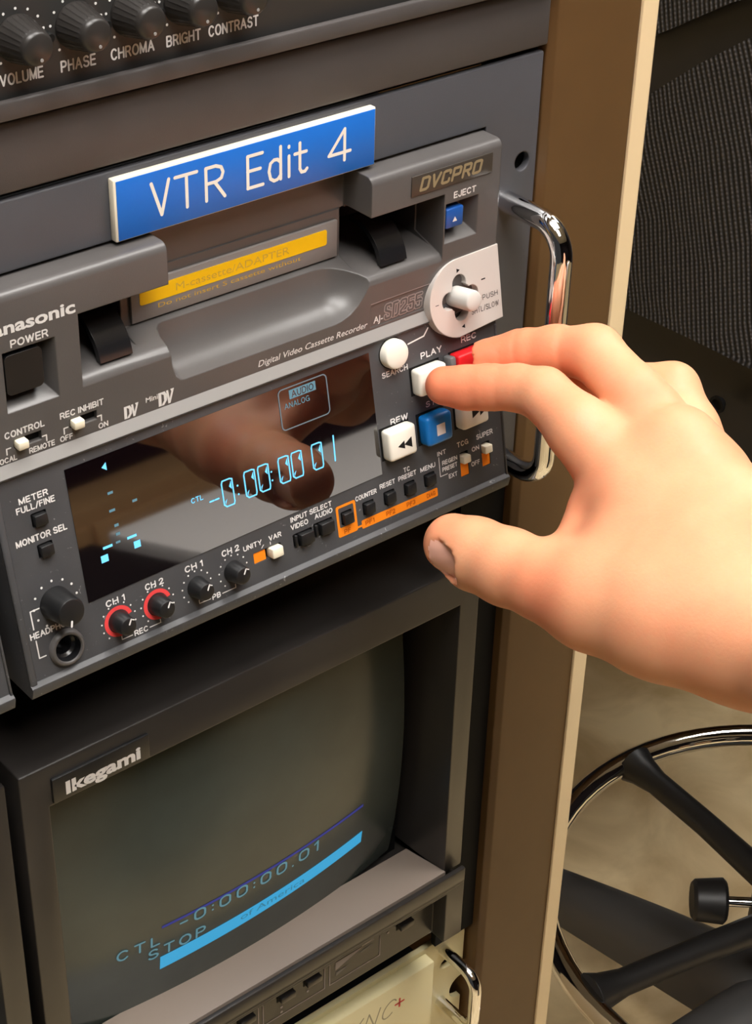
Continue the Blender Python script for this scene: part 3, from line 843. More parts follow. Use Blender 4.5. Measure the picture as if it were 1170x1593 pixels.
# level knobs
for x in (-174.5, -159.2, -143.2, -128.0):
    b = M(); b.lathe(LOW, x, 14.2, [(3.9, 0), (3.8, 0.6), (3.2, 5.6), (2.9, 6.2), (2.4, 6.4)], 28)
    o = b.build('level_knob', M_BLACK, deck)
    b = M(); b.stroke(LOW, [(x + 0.3, 15.0), (x + 1.2, 16.6)], 0.55, 6.47); b.stroke(LOW, [(x + 1.2, 16.6), (x + 2.2, 16.0)], 0.4, 6.47); b.build('pointer', M_PRINT, o)
b = M(); b.lathe(LOW, -195.5, 29.7, [(5.7, 0), (5.6, 0.8), (4.9, 9.5), (4.5, 10.3), (3.8, 10.5)], 36)
o = b.build('headphone_knob', M_BLACK, deck)
b = M(); b.stroke(LOW, [(-196.6, 25.2), (-196.2, 26.8)], 0.7, 10.56); b.build('pointer', M_PRINT, o)
b = M(); b.lathe(LOW, -194.9, 13.3, [(6.4, 0), (6.3, 1.2), (5.7, 1.9), (4.9, 2.0), (4.6, 1.5)], 36, 0, (False, False))
b.lathe(LOW, -194.9, 13.3, [(4.6, 1.5), (4.3, -1.5), (3.3, -2.2), (3.2, -7.5), (0.01, -7.6)], 36, 1, (False, True))
b.build('headphone_socket', [M_BODY, M_SATIN], deck)

# slide switches
def slider(name, fr, slot, knob, fill=None, dk=2.6):
    b = M(); b.box(fr, *slot, -2.1, -1.9, 0, 1)
    if fill: b.box(fr, *fill, -2.0, -0.25, 0, 2)
    o = b.build(name, [M_CREAM, M_MATTE, M_ORANGE], deck)
    k_ = M(); k_.box(fr, *knob, -1.8, dk, 0.5, 0, 2); k_.build('slider', M_CREAM, o)
slider('unity_switch', LOW, (-119.1, -107.2, 13.1, 17.2), (-112.6, -107.9, 13.2, 17.0), (-118.9, -113.9, 13.2, 17.1))
slider('time_code_switch', LOW, (-22.9, -18.7, 11.6, 21.6), (-22.7, -19.0, 17.3, 20.4), (-22.8, -18.9, 11.8, 17.0), 2.2)
slider('super_switch', LOW, (-12.0, -7.8, 12.0, 21.8), (-11.8, -8.0, 17.6, 20.8), (-11.9, -8.0, 12.2, 17.4), 2.2)
slider('record_inhibit_switch', UP, UPSLOTS[0], (-179.4, -175.6, 83.9, 86.8))
slider('control_switch', UP, UPSLOTS[1], (-199.3, -195.5, 83.8, 86.7))

# power, eject, badge
b = M(); b.poly(UP, rrect(-199.8, -187.0, 101.9, 115.4, 1.8, 4), -7, -0.4); b.poly(UP, rrect(-200.2, -186.5, 101.5, 115.9, 1.8, 4), -7.5, -2.2, 1)
b.build('power_button', [M_BLACK, M_MATTE], deck)
b = M(); b.box(UP, -24.8, -16.7, 108.2, 115.7, -6, 0.0, 0.7); b.flat(UP, [(-21.9, 110.6), (-19.7, 110.6), (-20.8, 112.4)], 0.05, 1)
b.build('eject_button', [M_NAVY, M_PRINT], deck)['label'] = 'small blue eject button in a square recess'
b = M(); GLY['J'] = (.42, [[(.42, 1), (.42, .25)] + arc(.21, .25, .21, .25, 360, 180, 8)]); b.line(UP, 'EJECT', -21.9, -11.5, 119.4, 2.5, 0); b.build('eject_lettering', M_PRINT, deck)
b = M(); b.box(UP, -41.7, -4.4, 125.0, 132.4, -0.2, 0.35, 0.1); b.line(UP, 'DVCPRO', -38.3, -10.2, 126.2, 5.2, 1, d=0.40, t=0.2, gap=0.26, shear=0.26, table=BLOCK)
b.build('format_badge', [M_BADGE, M_GOLD], deck)

# cassette door, label and flaps
b = M(); b.box(WORLD, -146.6, -62.8, 29.8, 31.0, 104.0, 117.6, 0.2)
door = b.build('cassette_door', plastic('door_grey', lin(128, 122, 119), 0.45, 0.4, bevel=0.3), deck)
b = M(); b.box(WORLD, -173.8, -147.0, 29.9, 31.0, 104.0, 121.6, 0.2); b.box(WORLD, -62.4, -26.4, 29.9, 31.0, 104.0, 121.6, 0.2)
DOORF = FR((0, 29.8, 0))
b = M(); b.poly(DOORF, rrect(-143.4, -67.4, 109.6, 115.3, 0.8, 3), 0, 0.12)
b.text(DOORF, 'M-cassette/ADAPTER', -129.5, -83.5, 111.0, 2.8, 1, d=0.16, bold=0.0)
b.text(DOORF, 'Do not insert S cassette without', -136.5, -78.5, 107.0, 1.7, 1, d=0.06, bold=0.0)
b.build('adapter_label', [M_YELLOW, M_YINK], door)['label'] = 'yellow adapter label on the cassette door'
def flap(x0, x1):
    b = M(); P = []
    cy, cz, R_ = 35.0, 98.5, 16.0
    for i in range(13):
        t = math.radians(172 - 92 * i / 12); P.append((cy + R_ * math.cos(t), cz + R_ * math.sin(t) * 0.95))
    Q = [(cy + (p[0] - cy) * .86, cz + (p[1] - cz) * .86) for p in P][::-1]
    b.prism(P + Q, x0, x1); b.build('latch_flap', M_SATIN, deck)
flap(-165.5, -153.6); flap(-51.5, -40.0)

# shuttle plate with joystick
P = []
for i in range(25):
    t = math.radians(96 + (262 - 96) * i / 24)
    P.append((-19.0 + 14.6 * math.cos(t), 82.3 + 14.6 * math.sin(t)))
P += [(0.4, 69.4), (0.4, 97.2)]
s_ = M(); s_.poly(LOW, P, -4.5, 3.9)
cu = []
for ax, ay, r_ in ((0, 0, 5.4), (5.4, 0, 3.3), (-5.4, 0, 3.3), (0, 5.4, 3.3), (0, -5.4, 3.3)):
    q = M(); q.lathe(LOW, -19.2 + ax, 82.4 + ay, [(r_, -1.5), (r_, 8)], 24); cu.append(q)
s_ = carve(s_, cu)
s_.line(LOW, 'PUSH', -8.8, -1.4, 78.4, 2.0, 1, d=3.94, t=0.11); s_.line(LOW, 'SHTL/SLOW', -14.6, -1.2, 74.4, 2.1, 1, d=3.94, t=0.11)
s_.stroke(LOW, [(-13.2, 80.4), (-9.4, 79.6)], 0.22, 3.96, 1)
for q in (tri(-18.4, 92.6, 1.6, 1.6, -1), tri(-19.8, 71.4, 1.6, 1.6, 1)): s_.flat(LOW, q, 3.96, 1)
s_.stroke(LOW, [(-8.6, 86.2), (-7.0, 86.2)], 0.5, 3.96, 1); s_.stroke(LOW, [(-31.0, 82.5), (-29.6, 82.5)], 0.25, 3.96, 1)
sh = s_.build('shuttle_plate', [M_SILVER, M_INK], deck)
b = M(); b.lathe(LOW, -19.2, 82.4, [(3.9, -1.4), (3.9, 10.2), (3.5, 11.2), (2.7, 11.6)], 32); b.lathe(LOW, -19.2, 82.4, [(9.2, -1.6), (9.2, -1.3)], 24, 1)
b.build('joystick', [M_STICK, M_MATTE], sh)

#=TWIN
deck2 = thing('video_cassette_recorder', 'second charcoal recorder, only its corner showing at the lower left edge', 'video recorder', (-321.4, 20, 0))
for o in (panel_o, bezel_o):
    pass
_sm, _ls, _us = SMALLB, LOWSLOTS, UPSLOTS
deck_shells(deck2, -426.4, -216.4, None)
b = M(); b.box(WORLD, -423, -219.4, 24.2, 420, 0.5, 79.4); b.box(WORLD, -423, -219.4, 58.2, 420, 79.4, 134); b.build('casing', M_MATTE, deck2)

#=SIGN
# ------------------------------------------------------------------ engraved name plate
sg = thing('name_plate', 'blue engraved name plate lettered in white above the cassette slot', 'sign', (-104, 25, 137.2))
b = M(); b.box(WORLD, -154.9, -52.6, 22.9, 25.9, 137.4, 157.8, 0.5)
b.build('backing', M_SIGNW, sg)
SG = FR((0, 22.9, 0))
b = M(); b.box(WORLD, -154.0, -53.1, 22.6, 22.95, 137.9, 157.2, 0.12)
lw = 1.15
cnt = [0]
def L_(pts):
    b.stroke(SG, [(x, z) for x, z in pts], lw, 0.33, 1, 8, cnt[0]); cnt[0] += len(pts) - 1
b_un = [  # strokes taken in plate coordinates
    [(-141.6, 153.5), (-138.2, 142.6), (-135.2, 153.5)],                                   # V
    [(-132.9, 153.3), (-124.8, 153.3)], [(-128.7, 153.3), (-128.7, 142.6)],               # T
    [(-121.4, 142.6), (-121.4, 153.4), (-117.6, 153.4), (-115.6, 152.6), (-114.9, 150.8), (-115.6, 149.0), (-117.6, 148.2), (-121.4, 148.2)], [(-118.2, 148.2), (-114.4, 142.6)],   # R
    [(-99.6, 153.4), (-105.4, 153.4), (-105.4, 142.6), (-99.4, 142.6)], [(-105.4, 148.3), (-100.4, 148.3)],   # E
    [(-92.3, 153.6), (-92.3, 142.6)],
    [(-92.3, 148.4), (-93.6, 149.6), (-95.0, 149.7), (-96.4, 148.8), (-97.0, 146.2), (-96.4, 143.6), (-95.0, 142.6), (-93.6, 142.8), (-92.3, 144.2)],   # d
    [(-89.0, 149.6), (-89.0, 142.6)], [(-89.0, 152.6), (-89.0, 152.9)],                   # i
    [(-84.6, 153.0), (-84.6, 144.2), (-83.8, 142.8), (-82.4, 142.8), (-81.6, 143.6)], [(-86.6, 149.6), (-81.9, 149.6)],   # t
    [(-66.0, 142.6), (-66.0, 153.4), (-72.6, 145.4), (-63.6, 145.4)],                      # 4
]
for st in b_un: L_(st)
b.build('face', [M_SIGNB, M_SIGNL], sg)

#=MONITOR
# ------------------------------------------------------------------ picture monitors
def tube_y(x, z, xc, zc):
    return 29.0 + ((x - xc) ** 2 + (z - zc) ** 2) / 900.0


def monitor(dx, label, lit):
    t = thing('video_monitor', label, 'monitor', (-104.5 + dx, 20, -253), None)
    X0, X1 = -211.4 + dx, 2.6 + dx
    IX0, IX1 = -200.6 + dx, -7.8 + dx
    s = M(); s.box(WORLD, X0, X1, 15, 60, -213, -43.5, 0.8)
    q = M()
    # tapered opening
    q.add([(IX0, 5, -222), (IX1, 5, -222), (IX1, 5, -62), (IX0, 5, -62), (IX0, 15, -222), (IX1, 15, -222), (IX1, 15, -62), (IX0, 15, -62),
           (IX0 + 3, 70, -222), (IX1 - 3, 70, -222), (IX1 - 3, 70, -66), (IX0 + 3, 70, -66)],
          [[0, 1, 2, 3], [0, 4, 5, 1], [1, 5, 6, 2], [2, 6, 7, 3], [3, 7, 4, 0], [4, 8, 9, 5], [5, 9, 10, 6], [6, 10, 11, 7], [7, 11, 8, 4], [8, 11, 10, 9]])
    s = carve(s, [q]); s.build('bezel', M_MON, t)
    b = M(); b.box(WORLD, X0 + 1, X1 - 1, 60.2, 420, -262, -44); b.build('casing', M_MONTOP, t)
    # black surround of the tube
    b = M(); b.box(WORLD, IX0 + 3.1, IX1 - 3.1, 46, 48, -221, -66); b.build('tube_surround', M_MATTE, t)
    b = M(); b.add([(IX0, 14.2, -211.2), (IX1, 14.2, -211.2), (IX1 - 2, 39, -214.6), (IX0 + 2, 39, -214.6), (IX0, 14.2, -215), (IX1, 14.2, -215), (IX1 - 2, 39, -219), (IX0 + 2, 39, -219)],
                   [[0, 1, 2, 3], [4, 7, 6, 5], [0, 4, 5, 1], [1, 5, 6, 2], [2, 6, 7, 3], [3, 7, 4, 0]])
    b.build('shelf', M_MONSHELF, t)
    # control ledge
    s = M(); s.box(WORLD, X0, X1 - 0.5, 11.4, 60, -254, -219.6, 0.9); lip = M(); lip.box(WORLD, X0, X1 - 0.5, 11.4, 13.9, -221.5, -212.4, 0.7)
    q = M(); q.box(WORLD, X0 + 10, IX1 - 1.0, 5, 20, -270, -222.8)
    s = carve(s, [q])
    s.add(lip.V, lip.F, 0)
    CF = FR((dx, 19.9, 0))
    for x0, x1 in ((-69.7, -40.7), (-106.5, -72.6), (-150, -109)):
        s.stroke(CF, [(x0, -229.5), (x0, -247.8), (x1, -247.8), (x1, -229.5)], 0.5, 0.08, 1)
    s.flat(CF, [(-66.5, -235.5), (-66.5, -240.5), (-50.5, -235.6)], 0.08, 1)
    s.flat(CF, [(-66, -242), (-66, -244.2), (-58, -241.6)], 0.08, 2); s.stroke(CF, [(-51, -235.0), (-44.5, -235.0)], 0.8, 0.08, 1); s.stroke(CF, [(-51.5, -238.5), (-46, -237.6)], 1.0, 0.08, 2)
    for x, z in ((-36.0, -236.5), (-82, -243), (-96.5, -243), (-96.5, -246)): s.lathe(CF, x, z, [(0.7, 0.02), (0.7, 0.09)], 10, 1)
    s.build('control_ledge', [M_MON, M_OUTLINE, M_GINK], t)
    for x in (-26.5, -80, -94.5, -116):
        b = M(); b.box(CF, x - 4.4, x + 4.4, -238.6, -234.2, -0.3, 0.15, 0, 1); b.box(CF, x - 3.6, x + 4.2, -238.2, -234.8, 0, 2.6, 0.4)
        b.build('key_switch', [M_MON, M_MATTE], t)
    # badge
    BF = FR((dx, 15, 0))
    b = M(); b.box(BF, -199.4, -159.4, -60.6, -49.6, 0, 1.5, 0.4)
    bd = b.build('name_badge', M_BLACK, t)
    b = M(); b.text(BF, 'Ikegami', -194.4, -163.4, -58.4, 5.6, 0, d=1.58, bold=0.04); b.build('badge_lettering', M_LOGO, bd)
    # tube
    xc, zc = -107 + dx, -140
    nx, nz = 40, 34
    xa, xb, za, zb = IX0 + 4.5, -15.0 + dx, -216.5, -64.0
    vs = []; fs = []
    for j in range(nz + 1):
        for i in range(nx + 1):
            u_ = i / nx * 2 - 1; v_ = j / nz * 2 - 1
            x = (xa + xb) / 2 + u_ * (xb - xa) / 2 * (1 - 0.012 * v_ * v_); z = (za + zb) / 2 + v_ * (zb - za) / 2 * (1 - 0.012 * u_ * u_)
            vs.append((x, tube_y(x, z, xc, zc), z))
    for j in range(nz):
        for i in range(nx):
            a = j * (nx + 1) + i; fs.append([a, a + 1, a + nx + 2, a + nx + 1])
    n0 = len(vs)
    vs += [(v[0], 45.0, v[2]) for v in vs[:n0]]
    ring = [i for i in range(nx)] + [j * (nx + 1) + nx for j in range(nz)] + [nz * (nx + 1) + i for i in range(nx, 0, -1)] + [j * (nx + 1) for j in range(nz, 0, -1)]
    for p, q_ in zip(ring, ring[1:] + ring[:1]): fs.append([q_, p, p + n0, q_ + n0])
    vs2 = vs; b = M(); b.add(vs2, fs)
    scr = b.build('screen', M_CRT, t)
    if lit:
        wp = lambda dd: (lambda v: (v[0], tube_y(v[0], v[1], xc, zc) - dd, v[1]))
        b = M()
        def T(s, x0, x1, z, h, mi=0): b.line(None, s, x0, x1, z, h, mi, d=0, t=0.15, gap=0.42, warp=lambda v: wp(0.3 + v[2])(v))
        T('CTL', -168.0, -148.5, -179.5, 6.0); T('-0:00:00.01', -139.5, -67.2, -175.8, 6.6); T('STOP', -154.0, -126.8, -187.2, 6.2)
        b.text(None, 'of America', -109, -74, -190.8, 3.6, 2, d=0, bold=0.0, warp=wp(0.4))
        def strip(x0, x1, z0, z1, z2, z3, mi, dd, n=20):
            for i in range(n):
                a, c = x0 + (x1 - x0) * i / n, x0 + (x1 - x0) * (i + 1) / n
                fa, fc = i / n, (i + 1) / n
                q_ = [(a, z0 + (z2 - z0) * fa), (c, z0 + (z2 - z0) * fc), (c, z1 + (z3 - z1) * fc), (a, z1 + (z3 - z1) * fa)]
                b.add([wp(dd)(p) for p in q_], [[0, 1, 2, 3]], mi)
        strip(-148.2, -39.2, -196.2, -188.2, -191.2, -184.0, 1, 0.2)
        strip(-147.6, -40.2, -170.8, -169.4, -167.8, -166.4, 3, 0.2)
        b.build('screen_text', [M_CRTTXT, M_CRTBAR, M_CRTBAR2, M_CRTLINE], scr)
    return t


monitor(0, 'black picture monitor under the recorder showing cyan tape counter text', True)
monitor(-219.0, 'second black picture monitor, only a sliver showing at the lower left edge', False)

#=SYNC
# ------------------------------------------------------------------ cream sync panel
sy = thing('sync_generator', 'cream sync generator panel with chrome handle under the picture monitor', 'rack unit', (-214, 36, -373))
s = M(); s.poly(FR((0, 34.5, 0)), rrect(-455, 27.2, -372, -284.5, 4.0, 5), -3, 0)
q = M(); q.lathe(FR((0, 34.5, 0)), 17.5, -304, [(3.6, -8), (3.6, 6)], 20, 0, (True, True), 1.5)
q2 = M(); q2.lathe(FR((0, 34.5, 0)), 27, -327, [(7.5, -8), (7.5, 6)], 24)
s = carve(s, [q, q2]); s.build('ear_plate', M_SYNC, sy)
b = M(); b.box(WORLD, -430, 1.5, 27.5, 34.4, -372, -287, 0.8)
SF = FR((0, 27.5, 0))
for i, ch in enumerate('SYNC'):
    pass
b.line(SF, 'SYNC', -64, -24.5, -306.5, 11.0, 1, d=0.05, t=0.07, gap=0.3, shear=0.35)
b.stroke(SF, [(-22.8, -300.6), (-17.6, -300.6)], 1.1, 0.12, 2); b.stroke(SF, [(-20.2, -303.2), (-20.2, -298.0)], 1.1, 0.12, 2)
b.build('front_panel', [M_SYNC, plastic('faded_ink', lin(168, 158, 128), 0.6, 0.2), M_RED], sy)
h = M(); h.tube(arc_handle(13.2, 35, 10.0, -329, -292.5, 9), 3.0, 20); h.build('handle', M_CHROME, sy)
b = M(); b.box(WORLD, -430, 0, 38, 300, -370, -290); b.build('casing', M_MATTE, sy)

#=CHAIR
# ------------------------------------------------------------------ swivel chair
CX, CY = 583, 187
ch = thing('swivel_chair', 'black mesh swivel chair with chrome foot ring, right of the rack', 'chair', (CX, CY, FLOOR_Z))
def slab(name, mt, outline, x0, x1, bow, par, r=0.0, n=28):
    """upright slab in the y-z plane, thickness in x, bowed towards +x at its sides"""
    b = M()
    yc = sum(p[0] for p in outline) / len(outline)
    nn = len(outline)
    f_ = lambda y: bow * ((y - yc) / 160.0) ** 2
    vs = [(x0 + f_(y), y, z) for y, z in outline] + [(x1 + f_(y), y, z) for y, z in outline]
    fs = [list(range(nn)), [nn + i for i in range(nn)][::-1]] + [[i, nn + i, nn + (i + 1) % nn, (i + 1) % nn] for i in range(nn)]
    b.add(vs, fs); return b.build(name, mt, par)
back = slab('backrest_shell', M_CHAIR, rrect(-70, 262, -172, 330, 45, 8), 302, 318, 14, ch)
low_out = [(-52, -60), (-30, -88), (20, -98), (92, -101), (150, -101), (216, -106), (244, -100), (250, -70), (246, -10), (228, 12), (205, 32), (180, 52), (150, 74), (100, 96), (40, 92), (-20, 70), (-48, 20)]
slab('lumbar_mesh', M_KNIT, low_out, 297.5, 302, 14, back)
slab('upper_mesh', M_KNIT, [(-45, 130), (-20, 108), (60, 128), (120, 110), (165, 88), (200, 66), (226, 50), (244, 70), (246, 300), (220, 318), (-20, 318), (-45, 290)], 297.5, 302, 14, back)
b = M(); b.lathe(FR((302, 0, 0), (0, 0, 1), (-1, 0, 0), (0, 1, 0)), 139, -135, [(5.2, -1), (5.2, 0.6), (3.4, 0.6), (3.2, -4)], 20, 0, (True, True)); b.build('screw_hole', M_MATTE, back)
b = M(); b.lathe(WORLD, CX, CY, [(150, -330), (198, -318), (212, -296), (212, -276), (200, -256), (120, -250)], 48); b.build('seat', M_SEATCLOTH, ch)
b = M(); b.tube([(330, 100, -120), (332, 108, -225), (345, 115, -270), (420, 140, -288), (520, 170, -290)], [20, 18, 16, 16, 16], 14); b.build('back_bracket', M_CHAIR, ch)
b = M(); b.lathe(WORLD, CX, CY, [(70, -352), (70, -331)], 28); b.lathe(WORLD, CX, CY, [(16, -700), (16, -352)], 24); b.lathe(WORLD, CX, CY, [(28, -900), (28, -560)], 24); b.build('column', M_CHAIR, ch)
RZ_ = -750
b = M(); b.tube([(CX + 222 * math.cos(2 * math.pi * i / 72), CY + 222 * math.sin(2 * math.pi * i / 72), RZ_) for i in range(72)], 10.5, 16, 0, None, True)
fr_ = b.build('foot_ring', M_CHROME, ch)
b = M(); b.lathe(WORLD, CX, CY, [(40, RZ_ - 28), (44, RZ_ - 20), (44, RZ_ + 20), (38, RZ_ + 28)], 28); b.build('clamp_hub', M_CHAIR, fr_)
for dg in (85, 168.5, 265, 348):
    t = math.radians(dg); u_ = Vector((math.cos(t), math.sin(t), 0)); o_ = Vector((CX, CY, RZ_))
    b = M(); b.tube([o_ + u_ * 42 + Vector((0, 0, -4)), o_ + u_ * 120, o_ + u_ * 185, o_ + u_ * 205, o_ + u_ * 216], [13, 11.5, 11.5, 15, 19], 14); b.build('spoke', M_CHAIR, fr_)
t = math.radians(138); u_ = Vector((math.cos(t), math.sin(t), 0)); o_ = Vector((CX, CY, RZ_ + 2))
b = M(); b.tube([o_ + u_ * 40, o_ + u_ * 70], 4.5, 12); kn = b.build('clamp_bolt', M_CHROME, fr_)
b = M(); b.tube([o_ + u_ * 66, o_ + u_ * 69, o_ + u_ * 92, o_ + u_ * 95], [17, 20, 18, 15], 18); b.build('clamp_knob', M_CHAIR, kn)
for i in range(5):
    t = math.radians(98 + 72 * i)
    u_ = Vector((math.cos(t), math.sin(t), 0)); v_ = Vector((-math.sin(t), math.cos(t), 0)); o_ = Vector((CX, CY, 0))
    b = M(); ns = 8; vs = []; fs = []
    for j in range(ns + 1):
        q = j / ns; r_ = 20 + 300 * q; hw = 33 - 12 * q; zt = -838 - 62 * q ** 1.3; zb = -905 - 20 * q
        c_ = o_ + u_ * r_
        for (w_, z_) in [(-hw, zb), (hw, zb)] + [(hw * math.cos(math.radians(a_)), zt - 30 + 30 * math.sin(math.radians(a_))) for a_ in range(0, 181, 20)]: vs.append(c_ + v_ * w_ + Vector((0, 0, z_)))
    for j in range(ns):
        for q in range(12): fs.append([j * 12 + q, j * 12 + (q + 1) % 12, (j + 1) * 12 + (q + 1) % 12, (j + 1) * 12 + q])
    fs.append(list(range(12))[::-1]); fs.append([ns * 12 + q for q in range(12)])
    b.add(vs, fs); lg = b.build('base_leg', M_CHAIRLEG, ch)
    c_ = o_ + u_ * 305
    b = M()
    for sd in (-1, 1):
        cc = c_ + v_ * (sd * 12)
        fr2 = FR((cc.x, cc.y, -970), (0, 0, 1), tuple(v_), tuple(u_))
        b.lathe(fr2, 0, 0, [(26, -9), (30, -6), (30, 6), (26, 9)], 24)
    b.lathe(WORLD, c_.x, c_.y, [(6, -970), (6, -905)], 12)
    b.build('caster', M_MATTE, lg)

#=ADDED DESK
dk = thing('shade_desk', 'added unseen desk beyond the swivel chair, shading the floor', 'shade_desk', (1100, 740, FLOOR_Z))  # out of view, added so its shadow darkens the far floor
b = M(); b.box(WORLD, 640, 1560, 430, 1100, -300, -270, 3); b.build('shade_top', M_SHADEDESK, dk)
for x in (1300, 1520):
    b = M(); b.box(WORLD, x - 20, x + 20, 560, 1080, FLOOR_Z, -300, 2); b.build('side_panel', M_SHADEDESK, dk)
b = M(); b.box(WORLD, 1320, 1500, 1040, 1060, FLOOR_Z + 150, -300); b.build('back_panel', M_SHADEDESK, dk)

#=HAND
# ------------------------------------------------------------------ the hand, grown from a smooth distance field
def pix(px, py, dep):
    r = RX * ((px - 585) / 2836.347) + RY * ((py - 796.5) / 2836.347) + RZ
    return np.array(CAM + r * dep)


J = dict(
    iT=((692, 600, 649.5), 7.1), iT2=((726, 603, 647), 7.6), iD=((762, 602.5, 643), 7.9), iE=((805, 603, 638), 8.0), iP=((846, 613, 632), 9.1), iQ=((902, 667, 622), 11.3), iM=((976, 750, 615), 15.0),
    mT=((748, 560, 656.5), 7.2), mD=((815, 549, 653), 8.4), mE=((865, 545, 647), 8.7), mP=((925, 549, 639), 9.8), mQ=((985, 615, 627), 10.6), mM=((1050, 705, 614), 13.0),
    rT=((905, 602, 655), 7.0), rD=((968, 598, 648), 8.0), rP=((1046, 606, 640), 9.4), rQ=((1074, 668, 632), 10.0), rM=((1100, 745, 620), 12.0),
    lT=((975, 680, 664), 6.4), lD=((1020, 695, 656), 7.2), lP=((1070, 720, 648), 8.4), lM=((1143, 832, 624), 11.5),
    tT=((706, 846, 631), 10.6), tT2=((740, 862, 625), 12.2), tI=((790, 882, 616), 12.8), tJ=((850, 905, 606), 13.0), tM=((925, 930, 597), 16.0), tC=((1036, 957, 585), 18.8),
    W1=((1172, 992, 571), 18.5), W2=((1208, 885, 586), 19.0), F1=((1480, 1170, 496), 22.0), F2=((1530, 1040, 512), 24.0), E1=((2100, 1500, 400), 32.0), E2=((2150, 1400, 410), 34.0))
PJ = {k_: (pix(*v[0]), v[1]) for k_, v in J.items()}
VOX = 0.9
allp = np.array([v[0] for k_, v in PJ.items()])
g0 = allp.min(0) - 40; g1 = allp.max(0) + 40
dims = np.ceil((g1 - g0) / VOX).astype(int) + 1
FLD = np.full(dims, 50.0, np.float32)


def smin(a, b_, k_):
    if k_ <= 0: return np.minimum(a, b_)
    h_ = np.clip(0.5 + 0.5 * (b_ - a) / k_, 0, 1)
    return b_ * (1 - h_) + a * h_ - k_ * h_ * (1 - h_)


def window(pts, rad, pad):
    lo = np.maximum(np.floor((np.min(pts, 0) - rad - pad - g0) / VOX).astype(int), 0)
    hi = np.minimum(np.ceil((np.max(pts, 0) + rad + pad - g0) / VOX).astype(int) + 1, dims)
    ax = [(g0[i] + VOX * np.arange(lo[i], hi[i])).astype(np.float32) for i in range(3)]
    X = np.meshgrid(*ax, indexing='ij')
    return tuple(slice(lo[i], hi[i]) for i in range(3)), X


def cone(X, a, ra, b_, rb_):
    ab = (b_ - a).astype(np.float32); L2 = float(ab @ ab)
    P = [X[i] - np.float32(a[i]) for i in range(3)]
    t_ = np.clip((P[0] * ab[0] + P[1] * ab[1] + P[2] * ab[2]) / L2, 0, 1)
    dd = np.sqrt((P[0] - t_ * ab[0]) ** 2 + (P[1] - t_ * ab[1]) ** 2 + (P[2] - t_ * ab[2]) ** 2)
    return dd - (ra + (rb_ - ra) * t_)


def group(chain, kin, kout, pad=10):
    """chain: list of (a, ra, b, rb); smooth union inside, then onto the field"""
    pts = np.array([c_[0] for c_ in chain] + [c_[2] for c_ in chain])
    rad = max(max(c_[1], c_[3]) for c_ in chain)
    sl, X = window(pts, rad, pad)
    g = None
    for a, ra, b_, rb_ in chain:
        d_ = cone(X, a, ra, b_, rb_)
        g = d_ if g is None else smin(g, d_, kin)
    FLD[sl] = smin(FLD[sl], g, kout)


def seq(*names): return [(PJ[a][0], PJ[a][1], PJ[b_][0], PJ[b_][1]) for a, b_ in zip(names[:-1], names[1:])]


# palm and forearm first
palm = []
for a, b_ in (('iM', 'W1'), ('mM', 'W1'), ('mM', 'W2'), ('rM', 'W2'), ('lM', 'W2'), ('iM', 'mM'), ('mM', 'rM'), ('rM', 'lM'), ('W1', 'W2')):
    ra, rb_ = PJ[a][1], PJ[b_][1]
    palm.append((PJ[a][0], ra * 0.98, PJ[b_][0], rb_ * (0.9 if a != 'W1' else 1)))
palm += seq('W1', 'F1') + seq('W2', 'F2') + seq('F1', 'E1') + seq('F2', 'E2')
group(palm, 9.0, 0)
group(seq('tM', 'tC', 'W1') + [(PJ['tM'][0], 14.5, PJ['iM'][0] * .45 + PJ['W1'][0] * .55, 15.0), (PJ['tC'][0], 17, PJ['mM'][0] * .4 + PJ['W2'][0] * .6, 15)], 8.0, 9.0)
group(seq('tT', 'tT2', 'tI', 'tJ', 'tM'), 4.0, 7.0)
# webs of skin between thumb and index
wa, wb = pix(880, 882, 608), pix(918, 800, 616)
group([(wa, 7.0, wb, 8.2), (pix(940, 880, 600), 11, pix(985, 810, 605), 13)], 8, 7.0)
# ring and little finger, then middle, then index, kept apart from one another
group(seq('lT', 'lD', 'lP', 'lM'), 3.0, 1.0)
group(seq('rT', 'rD', 'rP', 'rQ', 'rM'), 3.0, 1.5)
group(seq('mT', 'mD', 'mE', 'mP', 'mQ', 'mM'), 3.0, 1.5)
group(seq('iT', 'iT2', 'iD', 'iE', 'iP', 'iQ', 'iM'), 3.0, 1.5)
# flesh bridging neighbouring knuckles on the back of the hand
# full back of the hand between wrist and knuckles
group([(pix(1020, 800, 604), 15, pix(1120, 900, 586), 17), (pix(1075, 760, 606), 14, pix(1150, 880, 588), 17), (pix(1000, 870, 597), 15, pix(1110, 950, 580), 18), (pix(1010, 950, 588), 17, pix(1130, 975, 576), 18)], 10, 10, 16)
group([(pix(960, 690, 618), 8, pix(1020, 640, 622), 8), (pix(1040, 690, 620), 7, pix(1088, 705, 630), 7)], 5, 6)
# tendons standing up a little under the skin
for a, b_ in (('iM', 'W2'), ('mM', 'W2'), ('rM', 'W2')):
    p, q = PJ[a][0], PJ[b_][0]
    nv = -np.array(RZ) * 1.0 + np.array((-0.15, 0, 0.3)); nv /= np.linalg.norm(nv)
    group([(p * .9 + q * .1 + nv * (PJ[a][1] - 2.2), 3.2, p * .35 + q * .65 + nv * 14.5, 2.4)], 1, 6)
